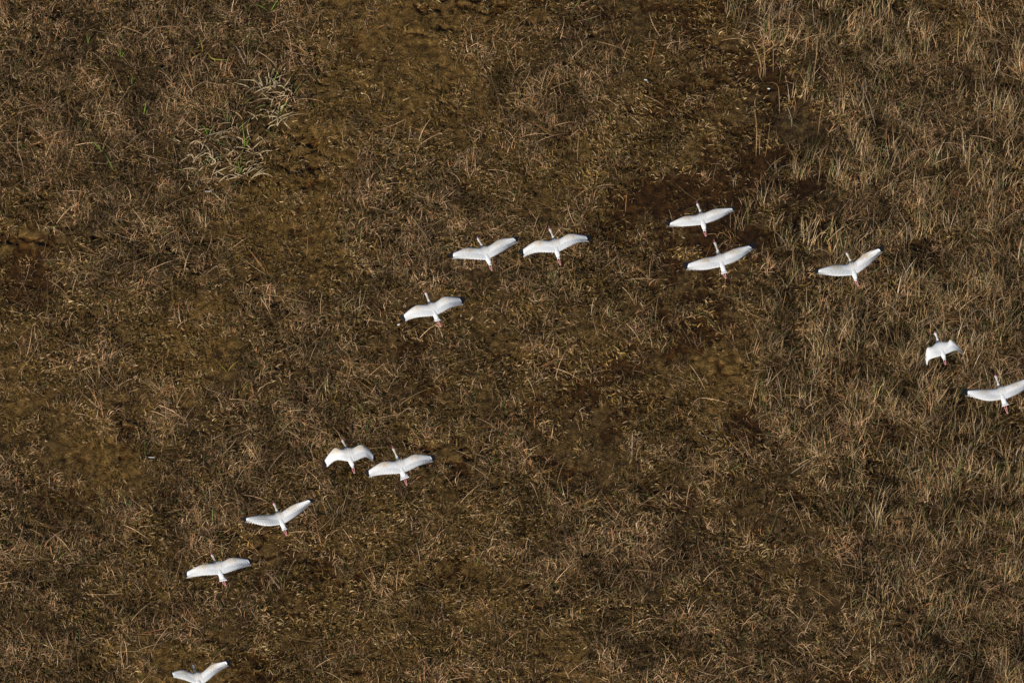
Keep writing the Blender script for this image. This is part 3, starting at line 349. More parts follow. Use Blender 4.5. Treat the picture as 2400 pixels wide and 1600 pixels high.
def mat_simple(name, c1, c2, scale, rough=.6, spec=.3, trans=0):
    m, t, N, L = nt(name)
    tc = N('TexCoord').outputs['Object']
    col = ramp(N, L, noise(N, L, scale, 3, tc), [(.35, c1), (.65, c2)])
    b = N('BsdfPrincipled'); L(col, b.inputs['Base Color']); b.inputs['Roughness'].default_value = rough
    b.inputs['Specular IOR Level'].default_value = spec
    sh = b.outputs[0]
    if trans:
        tl = N('BsdfTranslucent'); L(col, tl.inputs[0])
        mx = N('MixShader'); mx.inputs[0].default_value = trans; L(sh, mx.inputs[1]); L(tl.outputs[0], mx.inputs[2]); sh = mx.outputs[0]
    o = N('OutputMaterial'); L(sh, o.inputs[0])
    return m

M_GROUND = mat_ground(); M_WATER = mat_water()
M_GRASS = mat_blade('dead_grass', .56, 1.62)
M_FLAKE = mat_blade('leaf_litter', .50, 1.45, .15)
M_PLUME = mat_plumage()
M_FLIGHT = mat_simple('flight_feather', (.76, .775, .79), (.83, .835, .84), 30, .6, .25, .2)
M_BLACK = mat_simple('black_primaries', (.008, .009, .012), (.018, .020, .026), 60, .5, .3)
M_BILL = mat_simple('pink_bill', (.44, .15, .15), (.58, .26, .25), 40, .5)
M_FACE = mat_simple('red_face', (.45, .05, .06), (.62, .13, .12), 40, .6)
M_LEG = mat_simple('pink_leg', (.50, .19, .19), (.62, .30, .28), 50, .6)
M_EYE = mat_simple('pale_eye', (.25, .35, .45), (.3, .4, .5), 10, .2)
M_LEAF = {
    'green': mat_simple('fresh_green_leaf', (.14, .24, .03), (.28, .41, .07), 14, .5, .3, .3),
    'dull': mat_simple('dull_green_leaf', (.08, .12, .03), (.20, .20, .08), 9, .6, .2, .25),
    'yellow': mat_simple('yellowing_leaf', (.20, .24, .03), (.42, .32, .06), 9, .6, .2, .25),
    'straw': mat_simple('straw_stem', (.24, .15, .065), (.42, .27, .13), 9, .7, .2, .1),
    'grey': mat_simple('grey_dead_stem', (.20, .155, .11), (.36, .29, .21), 9, .8, .1, .1),
    'orange': mat_simple('orange_stem', (.32, .12, .04), (.46, .20, .07), 9, .7, .2, .1),
    'pale': mat_simple('bleached_leaf', (.32, .24, .13), (.58, .45, .28), 11, .75, .15, .2)}
M_WHITE = mat_simple('white_down', (.62, .62, .60), (.8, .8, .78), 30, .8)

# ------------------------------------------------------------- ground and water
xs = np.concatenate([-np.geomspace(900, 12.6, 26), np.arange(-12.4, 12.4, .036), np.geomspace(12.6, 900, 26)])
ys = np.concatenate([-np.geomspace(900, 9.9, 26), np.arange(-9.7, 10.4, .036), np.geomspace(10.6, 900, 26)])
X, Y = np.meshgrid(xs, ys)
G = ground(X, Y)
Z = height(X, Y, G)
nyy, nxx = X.shape
idx = np.arange(nyy * nxx).reshape(nyy, nxx)
Q = np.stack([idx[:-1, :-1], idx[:-1, 1:], idx[1:, 1:], idx[1:, :-1]], -1).reshape(-1, 4)
cols = np.stack([G[..., 4], G[..., 3], G[..., 0], np.ones_like(X)], -1).reshape(-1, 4)
me = big_mesh('ground', np.stack([X, Y, Z], -1).reshape(-1, 3), Q, cols)
me.materials.append(M_GROUND)
tag(link(bpy.data.objects.new('ground', me)), kind='structure')
mesh_obj('water', [(-900, -900, 0), (900, -900, 0), (900, 900, 0), (-900, 900, 0)], [(0, 1, 2, 3)], M_WATER)
tag(bpy.data.objects['water'], kind='structure')

# ------------------------------------------------------------- blades
def ribbons(n, base, az, e0, e1, length, width, seg, col, drift=0.3, kink=0):
    """n curved leaf ribbons; everything vectorised"""
    t = np.linspace(0, 1, seg + 1)
    P = np.zeros((n, seg + 1, 3)); P[:, 0] = base
    a = az[:, None] + drift * rng.normal(size=(n, 1)) * t[None]
    bend = t[None] ** (.8 + 1.2 * rng.random((n, 1)))
    e = e0[:, None] + (e1 - e0)[:, None] * bend
    ds = (length / seg)[:, None]
    st = np.stack([np.cos(e) * np.cos(a), np.cos(e) * np.sin(a), np.sin(e)], -1) * ds[..., None]
    P[:, 1:] = P[:, :1] + np.cumsum(st[:, :-1], 1)
    tw = az[:, None] + np.pi / 2 + rng.normal(size=(n, 1)) * .5 + 1.2 * rng.normal(size=(n, 1)) * t[None]
    w = width[:, None] * np.where(t < .15, .7, 1.0 - .85 * np.clip((t - .35) / .65, 0, 1) ** 1.5)[None] * .5
    W = np.stack([np.cos(tw), np.sin(tw), .25 * np.sin(tw * 3)], -1) * w[..., None]
    V = np.stack([P - W, P + W], 2).reshape(-1, 3)          # n, seg+1, 2
    b = (np.arange(n) * (seg + 1) * 2)[:, None] + (np.arange(seg) * 2)[None]
    Qd = np.stack([b, b + 1, b + 3, b + 2], -1).reshape(-1, 4)
    C = np.repeat(col, (seg + 1) * 2, axis=0)
    return V, Qd, C

PAL = {
    'tan': [(.56, .37, .21), (.42, .27, .15), (.27, .165, .085), (.50, .345, .22), (.18, .11, .055), (.42, .21, .10), (.09, .055, .03), (.11, .14, .045), (.20, .14, .06)],
    'reed': [(.54, .375, .19), (.46, .31, .15), (.31, .21, .095), (.13, .135, .05), (.50, .33, .185), (.48, .37, .26), (.20, .13, .06), (.08, .10, .035), (.42, .23, .11)],
    'flake': [(.30, .19, .068), (.20, .12, .040), (.40, .27, .12), (.11, .065, .024), (.48, .34, .18), (.24, .165, .044), (.14, .095, .028), (.32, .18, .065)],
}
def pick(pal, n, p=None):
    c = np.array(PAL[pal])[rng.choice(len(PAL[pal]), n, p=p)] * rng.uniform(.7, 1.2, (n, 1))
    return np.concatenate([c, np.ones((n, 1))], 1)

def clump(kind):
    if kind == 'flake':
        n = 16
        r = .13 * np.sqrt(rng.random(n)); th = rng.random(n) * 6.283
        # the dead tips of one mat patch are combed roughly one way
        az = rng.normal(0, .6, n)
        base = np.stack([r * np.cos(th), r * np.sin(th), rng.uniform(-.005, .02, n)], -1)
        return ribbons(n, base, az, rng.uniform(.3, 1.3, n), rng.uniform(-1.2, -.2, n), rng.uniform(.04, .12, n),
                       rng.uniform(.008, .018, n), 3, pick('flake', n), .8)
    if kind == 'grass':
        n = 26
        r = .14 * np.sqrt(rng.random(n)); th = rng.random(n) * 6.283
        az = rng.random(n) * 6.283
        base = np.stack([r * np.cos(th), r * np.sin(th), np.full(n, -.01)], -1)
        L = rng.gamma(4.0, .036, n).clip(.05, .38)
        return ribbons(n, base, az, rng.uniform(.75, 1.55, n), rng.uniform(-2.2, .5, n), L,
                       rng.uniform(.006, .012, n), 5, pick('tan', n), .7)
    if kind == 'reed':
        n = 20
        r = .15 * np.sqrt(rng.random(n)); th = rng.random(n) * 6.283
        az = rng.random(n) * 6.283
        base = np.stack([r * np.cos(th), r * np.sin(th), np.full(n, -.03)], -1)
        L = rng.gamma(6, .066, n).clip(.13, .85)
        return ribbons(n, base, az, rng.uniform(1.25, 1.57, n), np.where(rng.random(n) < .7, rng.uniform(.7, 1.5, n), rng.uniform(-1.4, .5, n)), L,
                       rng.uniform(.005, .011, n), 6, pick('reed', n), .6)
    # tangle: long fallen straws lying over the rest
    n = 8
    r = .25 * np.sqrt(rng.random(n)); th = rng.random(n) * 6.283
    base = np.stack([r * np.cos(th), r * np.sin(th), rng.uniform(.03, .12, n)], -1)
    return ribbons(n, base, rng.random(n) * 6.283, rng.uniform(.1, .5, n), rng.uniform(-.5, 0, n), rng.uniform(.25, .65, n),
                   rng.uniform(.005, .010, n), 5, pick('tan', n, [.2, .15, .1, .15, .1, .15, .05, .05, .05]), .5)

def scatter(name, kinds, nvar, pts, zrot, scl, mat, tilt=.15):
    """one object: points that carry clump geometry (geometry nodes)"""
    n = len(pts)
    pm = bpy.data.meshes.new(name)
    pm.vertices.add(n); pm.vertices.foreach_set('co', np.asarray(pts, np.float32).ravel())
    rot = np.stack([rng.normal(0, tilt, n), rng.normal(0, tilt, n), zrot], -1).astype(np.float32)
    a = pm.attributes.new('rot', 'FLOAT_VECTOR', 'POINT'); a.data.foreach_set('vector', rot.ravel())
    a = pm.attributes.new('scl', 'FLOAT', 'POINT'); a.data.foreach_set('value', scl.astype(np.float32))
    a = pm.attributes.new('pick', 'INT', 'POINT'); a.data.foreach_set('value', rng.integers(0, nvar, n).astype(np.int32))
    o = link(bpy.data.objects.new(name, pm))
    ng = bpy.data.node_groups.new(name + '_nodes', 'GeometryNodeTree')
    ng.interface.new_socket('Geometry', in_out='INPUT', socket_type='NodeSocketGeometry')
    ng.interface.new_socket('Geometry', in_out='OUTPUT', socket_type='NodeSocketGeometry')
    N = ng.nodes.new; L = ng.links.new
    gi = N('NodeGroupInput'); go = N('NodeGroupOutput')
    toinst = N('GeometryNodeGeometryToInstance')
    for k in range(nvar):
        V, Qd, C = clump(kinds[k % len(kinds)])
        cm = big_mesh(name + '_clump', V, Qd, C, smooth=False); cm.materials.append(mat)
        co = bpy.data.objects.new(name + '_clump', cm)
        oi = N('GeometryNodeObjectInfo'); oi.inputs['Object'].default_value = co
        L(oi.outputs['Geometry'], toinst.inputs[0])
    ip = N('GeometryNodeInstanceOnPoints')
    L(gi.outputs[0], ip.inputs['Points']); L(toinst.outputs[0], ip.inputs['Instance'])
    ip.inputs['Pick Instance'].default_value = True
    def named(nm, dt):
        q = N('GeometryNodeInputNamedAttribute'); q.data_type = dt; q.inputs[0].default_value = nm
        return q.outputs['Attribute']
    L(named('pick', 'INT'), ip.inputs['Instance Index'])
    L(named('rot', 'FLOAT_VECTOR'), ip.inputs['Rotation'])
    L(named('scl', 'FLOAT'), ip.inputs['Scale'])
    L(ip.outputs[0], go.inputs[0])
    md = o.modifiers.new('scatter', 'NODES'); md.node_group = ng
    pm.materials.append(mat)
    tag(o, kind='stuff')
    return o

PL = np.array([p[2] for p in PLANTS])
def clear_of_plants(x, y, r=.20):
    k = np.ones(len(x), bool)
    for px, py in PL:
        dy = y - py
        k &= ~(((x - px) / r) ** 2 + (np.where(dy < 0, dy / (1.5 * r), dy / (.6 * r))) ** 2 < 1)
    return k | (rng.random(len(x)) < .12)
def sample(n, dens):
    x = rng.uniform(-11.5, 11.5, n); y = rng.uniform(-9.2, 9.8, n)
    g = ground(x, y)
    keep = rng.random(n) < np.clip(dens(g, x, y), 0, 1)
    keep &= clear_of_plants(x, y)
    x, y, g = x[keep], y[keep], g[keep]
    return x, y, height(x, y, g), g

def patchy(x, y, s, seed): return np.clip(.5 + 1.6 * fractal(x * s, y * s, 3, seed), 0, 1)

# leaf litter: everywhere, thickest on the flaky mat; lies combed by the water
x, y, z, g = sample(46000, lambda g, x, y: g[:, 2] * (.3 + 1.0 * patchy(x, y, 1.1, 41)))
flow = 4.4 + 2.6 * fractal(x * .35, y * .35, 2, 51) + rng.normal(0, .5, len(x))
tag(scatter('leaf_litter', ['flake'], 16, np.stack([x, y, z + .004], -1), flow, rng.uniform(.7, 1.35, len(x)), M_FLAKE),
    'curled flakes of dead brown leaf scattered over the wet mat', 'leaf litter')
# short tangled dead grass
x, y, z, g = sample(66000, lambda g, x, y: g[:, 0] ** 1.2 * (.10 + 1.55 * patchy(x, y, 1.1, 61) * patchy(x, y, 3.4, 64)))
tag(scatter('dead_grass', ['grass'] * 12 + ['tangle'], 26, np.stack([x, y, z], -1), rng.random(len(x)) * 6.283,
            rng.uniform(.5, 1.1, len(x)), M_GRASS), 'short tangled dead brown grass covering the marsh', 'dead grass')
# tall reeds on the right
x, y, z, g = sample(20000, lambda g, x, y: g[:, 1] ** 1.2 * (.07 + 1.35 * patchy(x, y, 1.4, 71) * patchy(x, y, 4.2, 73)))
tag(scatter('reed_bed', ['reed'] * 7 + ['tangle'], 16, np.stack([x, y, z], -1), rng.random(len(x)) * 6.283,
            rng.uniform(.6, 1.25, len(x)), M_GRASS, .08), 'tall straw and olive reeds standing over the right side of the marsh', 'reeds')

# ------------------------------------------------------------- single plants
def leaf_mesh(pts, w, round_stem, pw):
    P = [Vector(p) for p in pts]
    # smooth the centre line
    out = []
    n = len(P)
    for i in range(n - 1):
        p0, p1, p2, p3 = P[max(i - 1, 0)], P[i], P[i + 1], P[min(i + 2, n - 1)]
        for k in range(4):
            t = k / 4
            out.append(.5 * ((2 * p1) + (-p0 + p2) * t + (2 * p0 - 5 * p1 + 4 * p2 - p3) * t * t + (-p0 + 3 * p1 - 3 * p2 + p3) * t ** 3))
    out.append(P[-1])
    V, F = [], []
    m = len(out)
    view = Vector((.25, -1, 1.2)).normalized()
    for i, p in enumerate(out):
        t = i / (m - 1)
        d = (out[min(i + 1, m - 1)] - out[max(i - 1, 0)]).normalized()
        side = d.cross(view)
        side = side.normalized() if side.length > 1e-4 else Vector((1, 0, 0))
        nrm = side.cross(d).normalized()
        ww = w * .5 * (.75 if t < .12 else 1) * (1 - .85 * max(0, (t - .4) / .6) ** pw)
        if round_stem:
            for k in range(5):
                a = 6.283 * k / 5
                V.append(p + (side * math.cos(a) + nrm * math.sin(a)) * ww * .8)
        else:       # folded leaf with a keel and thickness
            V += [p - side * ww + nrm * ww * .35, p - nrm * ww * .25, p + side * ww + nrm * ww * .35, p + nrm * ww * -.05, ]
    k = 5 if round_stem else 4
    for i in range(m - 1):
        for j in range(k):
            a = i * k + j; b = i * k + (j + 1) % k
            F.append((a, b, b + k, a + k))
    F.append(tuple(range(k - 1, -1, -1))); F.append(tuple(range((m - 1) * k, m * k)))
    return V, F

CATS = {'green_shoot': 'plant', 'bent_leaf': 'leaf', 'reed_stem': 'reed', 'fallen_stalk': 'stalk', 'bleached_tussock': 'tussock'}
GRP = {'green_shoot': 'green shoots among the dead grass', 'reed_stem': 'single reeds standing clear of the reed bed',
       'fallen_stalk': 'stalks lying on the marsh', 'bleached_tussock': 'bleached tussocks beside the ochre mat'}
for kind, label, (bx, by), leaves, colk, wd in PLANTS:
    bz = max(.02, float(height(np.array([bx]), np.array([by]))[0])) + .02
    root = empty(kind, (bx, by, bz))
    tag(root, label, CATS[kind], GRP.get(kind))
    stem = kind in ('reed_stem', 'fallen_stalk')
    leaves = list(leaves)
    if kind == 'bleached_tussock':
        mids = [l[0] for l in leaves]
        for _ in range(26):
            m0 = random.choice(mids); a = random.uniform(0, 6.283); Ln = random.uniform(.16, .42)
            ox, oy = m0[0] + random.gauss(0, .10), m0[1] + random.gauss(0, .10)
            hgt = random.uniform(.02, .10); c_, s_ = math.cos(a), math.sin(a) * .8
            kx, ky = random.gauss(0, .02), random.gauss(0, .02)
            leaves.append([(ox, oy, .0), (ox + c_ * Ln * .45 + kx, oy + s_ * Ln * .45 + ky, hgt), (ox + c_ * Ln, oy + s_ * Ln, hgt * random.uniform(.5, 1.4))])
    for li, pts in enumerate(leaves):
        ck = colk if not (kind == 'bleached_tussock' and li % 4 == 3) else random.choice(['dull', 'grey', 'straw'])
        pts = [(p[0] + (0 if i == 0 else random.gauss(0, .004)), p[1], p[2] - (.03 if i == 0 else 0)) for i, p in enumerate(pts)]
        V, F = leaf_mesh(pts, wd * ((.85 if kind == 'bleached_tussock' else 1.0) if not stem else .95) * random.uniform(.7, 1.15), stem, 1.4 if stem else 2.0)
        mesh_obj('stem' if stem else 'leaf', V, F, M_LEAF[ck], root)

# ------------------------------------------------------------- white ibises
def catmull(ctrl, us, u):
    """ctrl points at parameters us, evaluated at u (cubic hermite, non uniform)"""
    C = np.array(ctrl, float); us = np.array(us, float)
    T = np.zeros_like(C)
    for i in range(len(C)):
        a, b = max(i - 1, 0), min(i + 1, len(C) - 1)
        T[i] = (C[b] - C[a]) / (us[b] - us[a])
    u = np.atleast_1d(u)
    k = np.clip(np.searchsorted(us, u, side='right') - 1, 0, len(us) - 2)
    h = us[k + 1] - us[k]; t = ((u - us[k]) / h)[:, None]; h = h[:, None]
    return ((2 * t ** 3 - 3 * t ** 2 + 1) * C[k] + (t ** 3 - 2 * t ** 2 + t) * h * T[k]
            + (-2 * t ** 3 + 3 * t ** 2) * C[k + 1] + (t ** 3 - t ** 2) * h * T[k + 1])

def tube(path, radii, squash, V, F, k=10, up=(0, 0, 1)):
    b0 = len(V)
    path = [Vector(p) for p in path]
    for i, p in enumerate(path):
        d = (path[min(i + 1, len(path) - 1)] - path[max(i - 1, 0)]).normalized()
        s = d.cross(Vector(up)).normalized(); n = s.cross(d)
        for j in range(k):
            a = 6.28318 * j / k
            V.append(p + s * math.cos(a) * radii[i] + n * math.sin(a) * radii[i] * squash[i])
    for i in range(len(path) - 1):
        for j in range(k):
            a = b0 + i * k + j; b = b0 + i * k + (j + 1) % k
            F.append((a, b, b + k, a + k))
    F.append(tuple(b0 + j for j in range(k - 1, -1, -1)))
    F.append(tuple(b0 + (len(path) - 1) * k + j for j in range(k)))

def feather(V, F, C, p0, p1, w, up, tiltv, cup=.0, round_tip=.75, col=(0, 0, 0, 1), th=.0016):
    """a vane: narrow at the root, rounded tip, tilted about its shaft, with thickness"""
    p0 = Vector(p0); p1 = Vector(p1); d = (p1 - p0); side = d.cross(up).normalized()
    b0 = len(V)
    ts = (0, .35, .7, .88, .97, 1.0); ws = (.7, .95, 1.0, round_tip, .45, .12)
    for t, ww in zip(ts, ws):
        c = p0 + d * t + up * (cup * math.sin(math.pi * t))
        for s in (-1, 0, 1):
            V.append(c + side * s * w * .5 * ww + up * (s * tiltv + (.0022 if s == 0 else 0)))
            C.append(col)
        for s in (1, -1):
            V.append(c + side * s * w * .5 * ww + up * (s * tiltv - th)); C.append(col)
    n = len(ts)
    for i in range(n - 1):
        for j in range(5):
            a = b0 + i * 5 + j; b = b0 + i * 5 + (j + 1) % 5
            F.append((a, b, b + 5, a + 5))
    F.append(tuple(b0 + j for j in range(4, -1, -1))); F.append(tuple(b0 + (n - 1) * 5 + j for j in range(5)))

def build_ibis(B, label):
    root = empty('white_ibis', B['org'], B['hd'])
    tag(root, label, 'ibis', 'white ibises flying over the marsh')
    up = Vector((0, 0, 1))
    bill, face, head, neck, tl, tr, foot = [np.array(p) for p in B['body']]
    LW, RW = B['L'], B['R']
    # ---- leading and trailing edge curves, left tip (u=0) to right tip (u=1)
    le, lu = [], []
    def add(p, u): le.append(p); lu.append(u)
    add(LW['P1'], 0)
    if 'X' in LW: add(LW['X'], .13)
    add(LW['W'], .25)
    if 'D' in LW: add(LW['D'], .36)
    add(LW['S'], .44)
    mid = (np.array(LW['S']) + np.array(RW['S'])) / 2; mid = mid + np.array([0, .012, .0])
    add(mid, .5)
    add(RW['S'], .56)
    add(RW['W'], .75)
    if 'X' in RW: add(RW['X'], .87)
    add(RW['P1'], 1)
    tmid = (np.array(LW['R']) + np.array(RW['R'])) / 2
    te = [LW['P2'], LW['M'], LW['R'], tmid + np.array([0, .0, .0]), RW['R'], RW['M'], RW['P2']]
    tu = [0, .24, .46, .5, .54, .76, 1]
    LE = lambda u: catmull(le, lu, u); TE = lambda u: catmull(te, tu, u)
    # ---- one skin: wings, back, neck, head, rump
    NU, NC = 49, 9
    us = np.linspace(0.0, 1.0, NU); E = LE(us); T = TE(us)
    cs = np.linspace(0, 1, NC)
    V, F = [], []
    top, bot = [], []
    for i, u in enumerate(us):
        inner = math.exp(-((u - .5) / .075) ** 2)
        keep = .70 + .30 * inner if .38 < u < .62 else .70
        thick = .0062 + .005 * (1 - abs(u - .5) * 2)
        rt, rb = [], []
        for c in cs:
            cc = c * keep
            p = E[i] * (1 - cc) + T[i] * cc
            prof = math.sqrt(max(0, 1 - (1 - min(c * 3.2, 1)) ** 2)) * (1 - .8 * max(0, (c - .3) / .7))
            camber = .009 * math.sin(math.pi * min(cc * 1.15, 1)) * (1 - .3 * inner)
            zt = p[2] + camber + thick * prof + .001 * inner * math.sin(math.pi * min(1, c * .9 + .08))
            zb = p[2] + camber - thick * .55 * prof - .0015 - .03 * inner * math.sin(math.pi * c)
            rt.append(len(V)); V.append(Vector((p[0], p[1], zt)))
            rb.append(len(V)); V.append(Vector((p[0], p[1], zb)))
        top.append(rt); bot.append(rb)
    for i in range(NU - 1):
        for j in range(NC - 1):
            F.append((top[i][j], top[i][j + 1], top[i + 1][j + 1], top[i + 1][j]))
            F.append((bot[i][j], bot[i + 1][j], bot[i + 1][j + 1], bot[i][j + 1]))
        F.append((top[i][0], top[i + 1][0], bot[i + 1][0], bot[i][0]))
        F.append((top[i][-1], bot[i][-1], bot[i + 1][-1], top[i + 1][-1]))
    for r_, s_ in ((0, 1), (NU - 1, -1)):
        for j in range(NC - 1):
            q = (top[r_][j], bot[r_][j], bot[r_][j + 1], top[r_][j + 1])
            F.append(q if s_ == 1 else q[::-1])
    tail = (tl + tr) / 2
    nb = neck + np.array([0, -.01, -.02])
    ax = lambda t: nb * (1 - t) + (tail + np.array([0, 0, -.012])) * t
    h2 = head * .6 + face * .4
    path = [face + (face - head) * .15, face, h2, head, head * .6 + neck * .4, head * .22 + neck * .78, nb * .85 + head * .15,
            ax(.08), ax(.2), ax(.38), ax(.56), ax(.7), ax(.82), ax(.93)]
    for i, up_ in ((7, .006), (8, .010), (9, .014), (10, .016), (11, .015), (12, .009)): path[i] = path[i] + np.array([0, 0, up_])
    rad = [.009, .0165, .0205, .0190, .0145, .0160, .024, .034, .044, .047, .043, .036, .031, .021]
    sq = [.9, .95, 1, 1, 1, 1, 1, .95, .95, .9, .85, .8, .6, .35]
    tube(path, rad, sq, V, F, 12)
    # tail wedge
    b0 = len(V)
    for t, wd in ((.55, None), (.8, .8), (1.0, 1.06)):
        c = ax(t) if wd is None else None
        l = ax(t) + (tl - tail) * (.55 if wd is None else wd * (.9 if t < .9 else 1)) + (np.array([0, 0, .006]))
        r2 = ax(t) + (tr - tail) * (.55 if wd is None else wd * (.9 if t < .9 else 1)) + (np.array([0, 0, .006]))
        m = (l + r2) / 2 + np.array([0, 0, .007])
        for p in (l, m, r2): V.append(Vector(p))
        for p in (r2, m, l): V.append(Vector(p) - Vector((0, 0, .011)))
    for i in range(2):
        for j in range(6):
            a = b0 + i * 6 + j; b = b0 + i * 6 + (j + 1) % 6
            F.append((a, b, b + 6, a + 6))
    F.append(tuple(b0 + j for j in range(5, -1, -1))); F.append(tuple(b0 + 12 + j for j in range(6)))
    tmp = mesh_obj('body', V, F, M_PLUME, do_link=True)
    bmx = bmesh.new(); bmx.from_mesh(tmp.data); bmesh.ops.recalc_face_normals(bmx, faces=bmx.faces); bmx.to_mesh(tmp.data); bmx.free()
    rm = tmp.modifiers.new('skin', 'REMESH'); rm.mode = 'VOXEL'; rm.voxel_size = .0042; rm.adaptivity = 0
    sm = tmp.modifiers.new('smooth', 'SMOOTH'); sm.iterations = 4; sm.factor = .5
    dg = bpy.context.evaluated_depsgraph_get()
    nm = bpy.data.meshes.new_from_object(tmp.evaluated_get(dg))
    nm.name = 'body'
    tmp.modifiers.clear(); old = tmp.data; tmp.data = nm; bpy.data.meshes.remove(old)
    if not nm.materials: nm.materials.append(M_PLUME)
    co = np.zeros(len(nm.vertices) * 3, np.float32); nm.vertices.foreach_get('co', co); co = co.reshape(-1, 3)
    nm.polygons.foreach_set('use_smooth', np.ones(len(nm.polygons), bool))
    stain = np.zeros(len(co))
    dirt = random.uniform(1.0, 1.6) * (.25 if 'X' in RW and 'D' not in RW and 'D' in LW and B['org'][0] > 5 else 1)
    for wv, sgn in ((LW, -1), (RW, 1)):
        c = np.array(wv['W']) * .82 + np.array(wv['M']) * .18; c = c * .9
        d = (co - c) / np.array([.095, .05, .1])
        stain = np.maximum(stain, np.exp(-(d ** 2).sum(1)) * .85)
    bc = nb * .85 + tail * .15
    for off in (-.042, -.012, .022, .05):
        d = (co - (bc + np.array([off, 0, .03]))) / np.array([.012, .085, .08])
        stain = np.maximum(stain, np.exp(-(d ** 2).sum(1)) * .95)
    for pc, am in ((head, .75), (head * .6 + neck * .4, .75), (head * .3 + neck * .7, .5)):
        d = (co - pc) / np.array([.035, .05, .05])
        stain = np.maximum(stain, np.exp(-(d ** 2).sum(1)) * am)
    stain = stain * dirt
    a = nm.color_attributes.new('Col', 'FLOAT_COLOR', 'POINT')
    a.data.foreach_set('color', np.repeat(stain[:, None], 4, 1).astype(np.float32).ravel())
    tmp.parent = root
    # ---- flight feathers and black tips
    for side, wv in ((0, LW), (1, RW)):
        V, F, C = [], [], []
        sg = 1 if side == 0 else -1
        n = 24
        for k in range(n):
            q = k / (n - 1)                     # 0 at the wing tip, 1 at the body
            ur = .045 + .40 * q; ut = .0 + .455 * q ** 1.02
            if side: ur, ut = 1 - ur, 1 - ut
            e0 = LE(ur)[0]; t0 = TE(ur)[0]; t1 = TE(ut)[0]; e1 = LE(ut)[0]
            cr = .40 + .14 * q
            p0 = e0 * (1 - cr) + t0 * cr; p0[2] += .0085 + .002 * q
            p1 = t1 + (t1 - e1) * (.05 if k < 3 else .0); p1[2] += .002 * (k % 2)
            if q < .5:                          # visible steps along the hand
                p1 = p1 + (t1 - e1) * .03 * (.5 - abs(q - .2)) * (k % 2)
            nb_u = .455 / (n - 1) * (1.0)
            w = np.linalg.norm(TE(min(1, max(0, ut + (nb_u if not side else -nb_u))))[0] - t1) * (1.02 + .3 * min(1, q * 2)) + .003
            feather(V, F, C, p0, p1, float(w), up, -(.002 + .009 * (1 - q)) * sg, .002)
        fo = mesh_obj('flight_feathers', V, F, M_FLIGHT, root, cols=C, smooth=False)
        # black primaries
        V, F, C = [], [], []
        P1 = np.array(wv['P1']); P2 = np.array(wv['P2']); tips = [np.array(t) for t in wv['tips']]
        W = np.array(wv['W'])
        nb_ = 6
        for k in range(nb_):
            q = k / (nb_ - 1)
            e = P1 * (1 - q * .92) + P2 * q * .92
            inn = (W - P1) / np.linalg.norm(W - P1)
            p0 = e + inn * .035; p0[2] += .004
            tp = catmull(tips, [0, .5, 1], q)[0]; tp = tp + (tp - e) * .36
            wd = np.linalg.norm(tips[0] - tips[-1]) / nb_ * 1.05 + .006
            feather(V, F, C, p0, tp, float(wd) * 1.15, up, -.002 * sg, 0, .55, (0, 0, 0, 1))
        tipo = mesh_obj('wing_tip', V, F, M_BLACK, root, cols=C, smooth=False)
    # ---- bill (long, curved down), red face, eyes
    V, F = [], []
    d = (face - head); d = d / np.linalg.norm(d)
    c1 = face * .5 + bill * .5 + np.array([0, .0, .014])
    pts = [catmull([face - d * .012, face + d * .012, c1, bill], [0, .2, .6, 1], t)[0] for t in np.linspace(0, 1, 8)]
    tube(pts, [.012, .0115, .009, .0075, .0065, .0055, .0045, .003], [1] * 8, V, F, 8)
    mesh_obj('bill', V, F, M_BILL, root)
    V, F = [], []
    tube([h2 + d * .000, h2 * .5 + face * .5, face + d * .004, face + d * .016], [.010, .0200, .0168, .0105], [.93] * 4, V, F, 12)
    V = [v + Vector((0, 0, -.002)) for v in V]
    mesh_obj('face', V, F, M_FACE, root)
    sdv = np.cross(d, [0, 0, 1]); sdv /= np.linalg.norm(sdv)
    for s in (-1, 1):
        bme = bmesh.new(); bmesh.ops.create_uvsphere(bme, u_segments=8, v_segments=6, radius=.0038)
        em = bpy.data.meshes.new('eye'); bme.to_mesh(em); bme.free(); em.materials.append(M_EYE)
        eo = link(bpy.data.objects.new('eye', em), root); eo.location = Vector(h2 + s * sdv * .0185 + d * .004 + np.array([0, 0, .004]))
    # ---- legs trailing behind the tail
    td = foot - tail; td = td / np.linalg.norm(td); sdv = np.cross(td, [0, 0, 1]); sdv /= np.linalg.norm(sdv)
    for s in (-1, 1):
        V, F = [], []
        a = tail - td * .05 + s * sdv * .013 + np.array([0, 0, -.034])
        b = tail + td * .012 + s * sdv * .012 + np.array([0, 0, -.028])
        ft = foot - td * .004 + s * sdv * .004
        path = [a, b, b * .55 + ft * .45, b * .4 + ft * .6, b * .15 + ft * .85, ft]
        tube(path, [.0055, .006, .0062, .005, .005, .002], [1] * 6, V, F, 7)
        # toes folded together
        for tq in (-1, 0, 1):
            o1 = b * .4 + ft * .6
            tube([o1, (o1 + ft) / 2 + sdv * tq * .003, ft + sdv * tq * .002 + td * .004 * (1 - abs(tq))], [.004, .0038, .002], [1] * 3, V, F, 5)
        mesh_obj('leg', V, F, M_LEG, root)
    return root

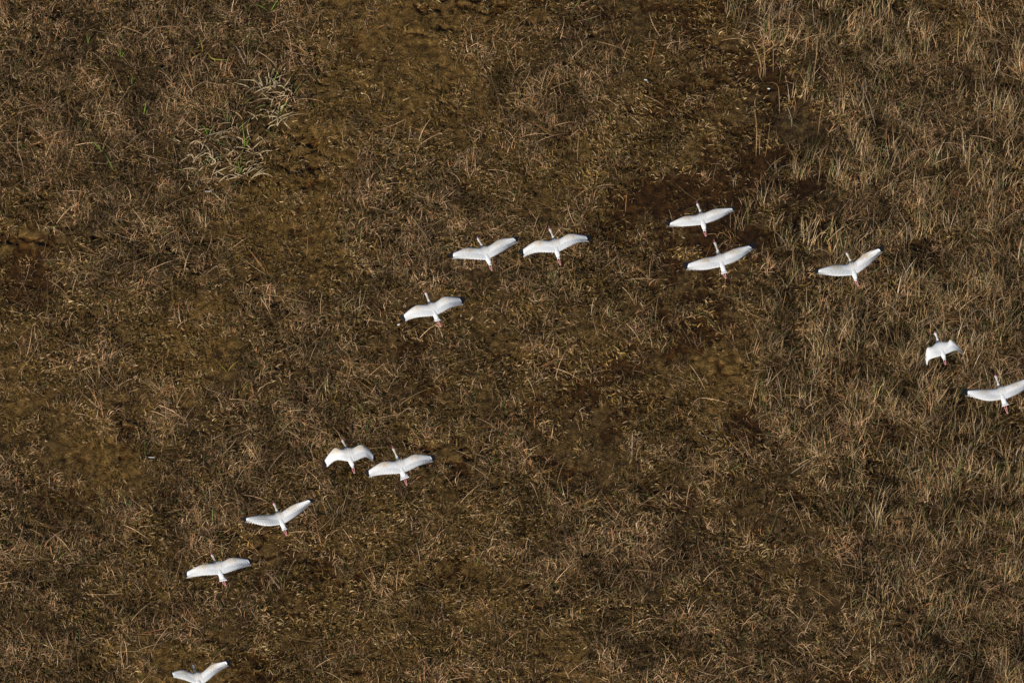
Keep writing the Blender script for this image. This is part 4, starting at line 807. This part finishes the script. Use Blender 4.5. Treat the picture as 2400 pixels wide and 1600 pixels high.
LABELS = [
    'left ibis of the level pair left of centre, black wing tips, tan smudged wings',
    'right ibis of the level pair, tan stained back, both wing tips drooping',
    'highest white ibis in the photo, above the bill of another ibis',
    'white ibis directly below the highest one, with fanned tail and spread black wing tips',
    'white ibis with right wing swept up, alone at the left edge of the reeds',
    'single ibis below and left of the level pair, tan stained wings, square tail',
    'small looking white ibis in downstroke with bent wings and no black showing',
    'rightmost white ibis, its right wing cut off by the edge of the photo',
    'white ibis with arched bent wings, close left of a fan tailed ibis',
    'white ibis with widely fanned wedge tail, close right of an arched winged ibis',
    'white ibis with raised V shaped wings, third lowest of the flock',
    'white ibis with level wings low on the left, second lowest of the flock',
    'lowest white ibis, tail and legs cut off by the bottom edge of the photo']
for B, lab in zip(BIRDS, LABELS):
    build_ibis(B, lab)

# ------------------------------------------------------------- small white things on the mat
def blob(name, label, cat, loc, lobes, m):
    V, F = [], []
    for (ax_, ay, az_, L_, w_, ang) in lobes:
        d = Vector((math.cos(ang), math.sin(ang), .15)) * L_
        c = Vector((ax_, ay, az_))
        tube([c - d * .5, c - d * .25, c, c + d * .3, c + d * .5], [w_ * .15, w_ * .4, w_ * .5, w_ * .4, w_ * .1], [.35] * 5, V, F, 8)
    o = mesh_obj(name, V, F, m)
    o.location = (loc[0], loc[1], max(0.005, float(height(np.array([loc[0]]), np.array([loc[1]]))[0])) + .03)
    tag(o, label, cat)
blob('white_feather', 'curled white feather lying on the ochre mat in the upper middle right', 'feather', BITS[0],
     [(-.02, .01, .01, .06, .03, -.5), (.015, -.03, .01, .05, .025, -1.1)], M_WHITE)
blob('pale_feather', 'pale bluish feather lying below the bleached tussocks', 'feather', BITS[1], [(0, 0, 0, .11, .026, -.1)], M_WHITE)
blob('white_flower', 'tiny white flower at the left edge of the reed bed under a hooked reed', 'flower', BITS[2], [(0, 0, .03, .035, .03, -.4), (.015, -.005, .03, .03, .02, .5)], M_WHITE)
blob('snail_shell', 'white snail shell in grass just below the left wing of the single ibis', 'shell', BITS[3], [(0, 0, .02, .04, .035, .3), (.015, .01, .02, .025, .025, 1.2)], M_WHITE)
blob('white_straw', 'thin white sliver lying in the grass left of the arched winged ibis', 'feather', BITS[4], [(0, 0, .05, .12, .014, -.15)], M_WHITE)
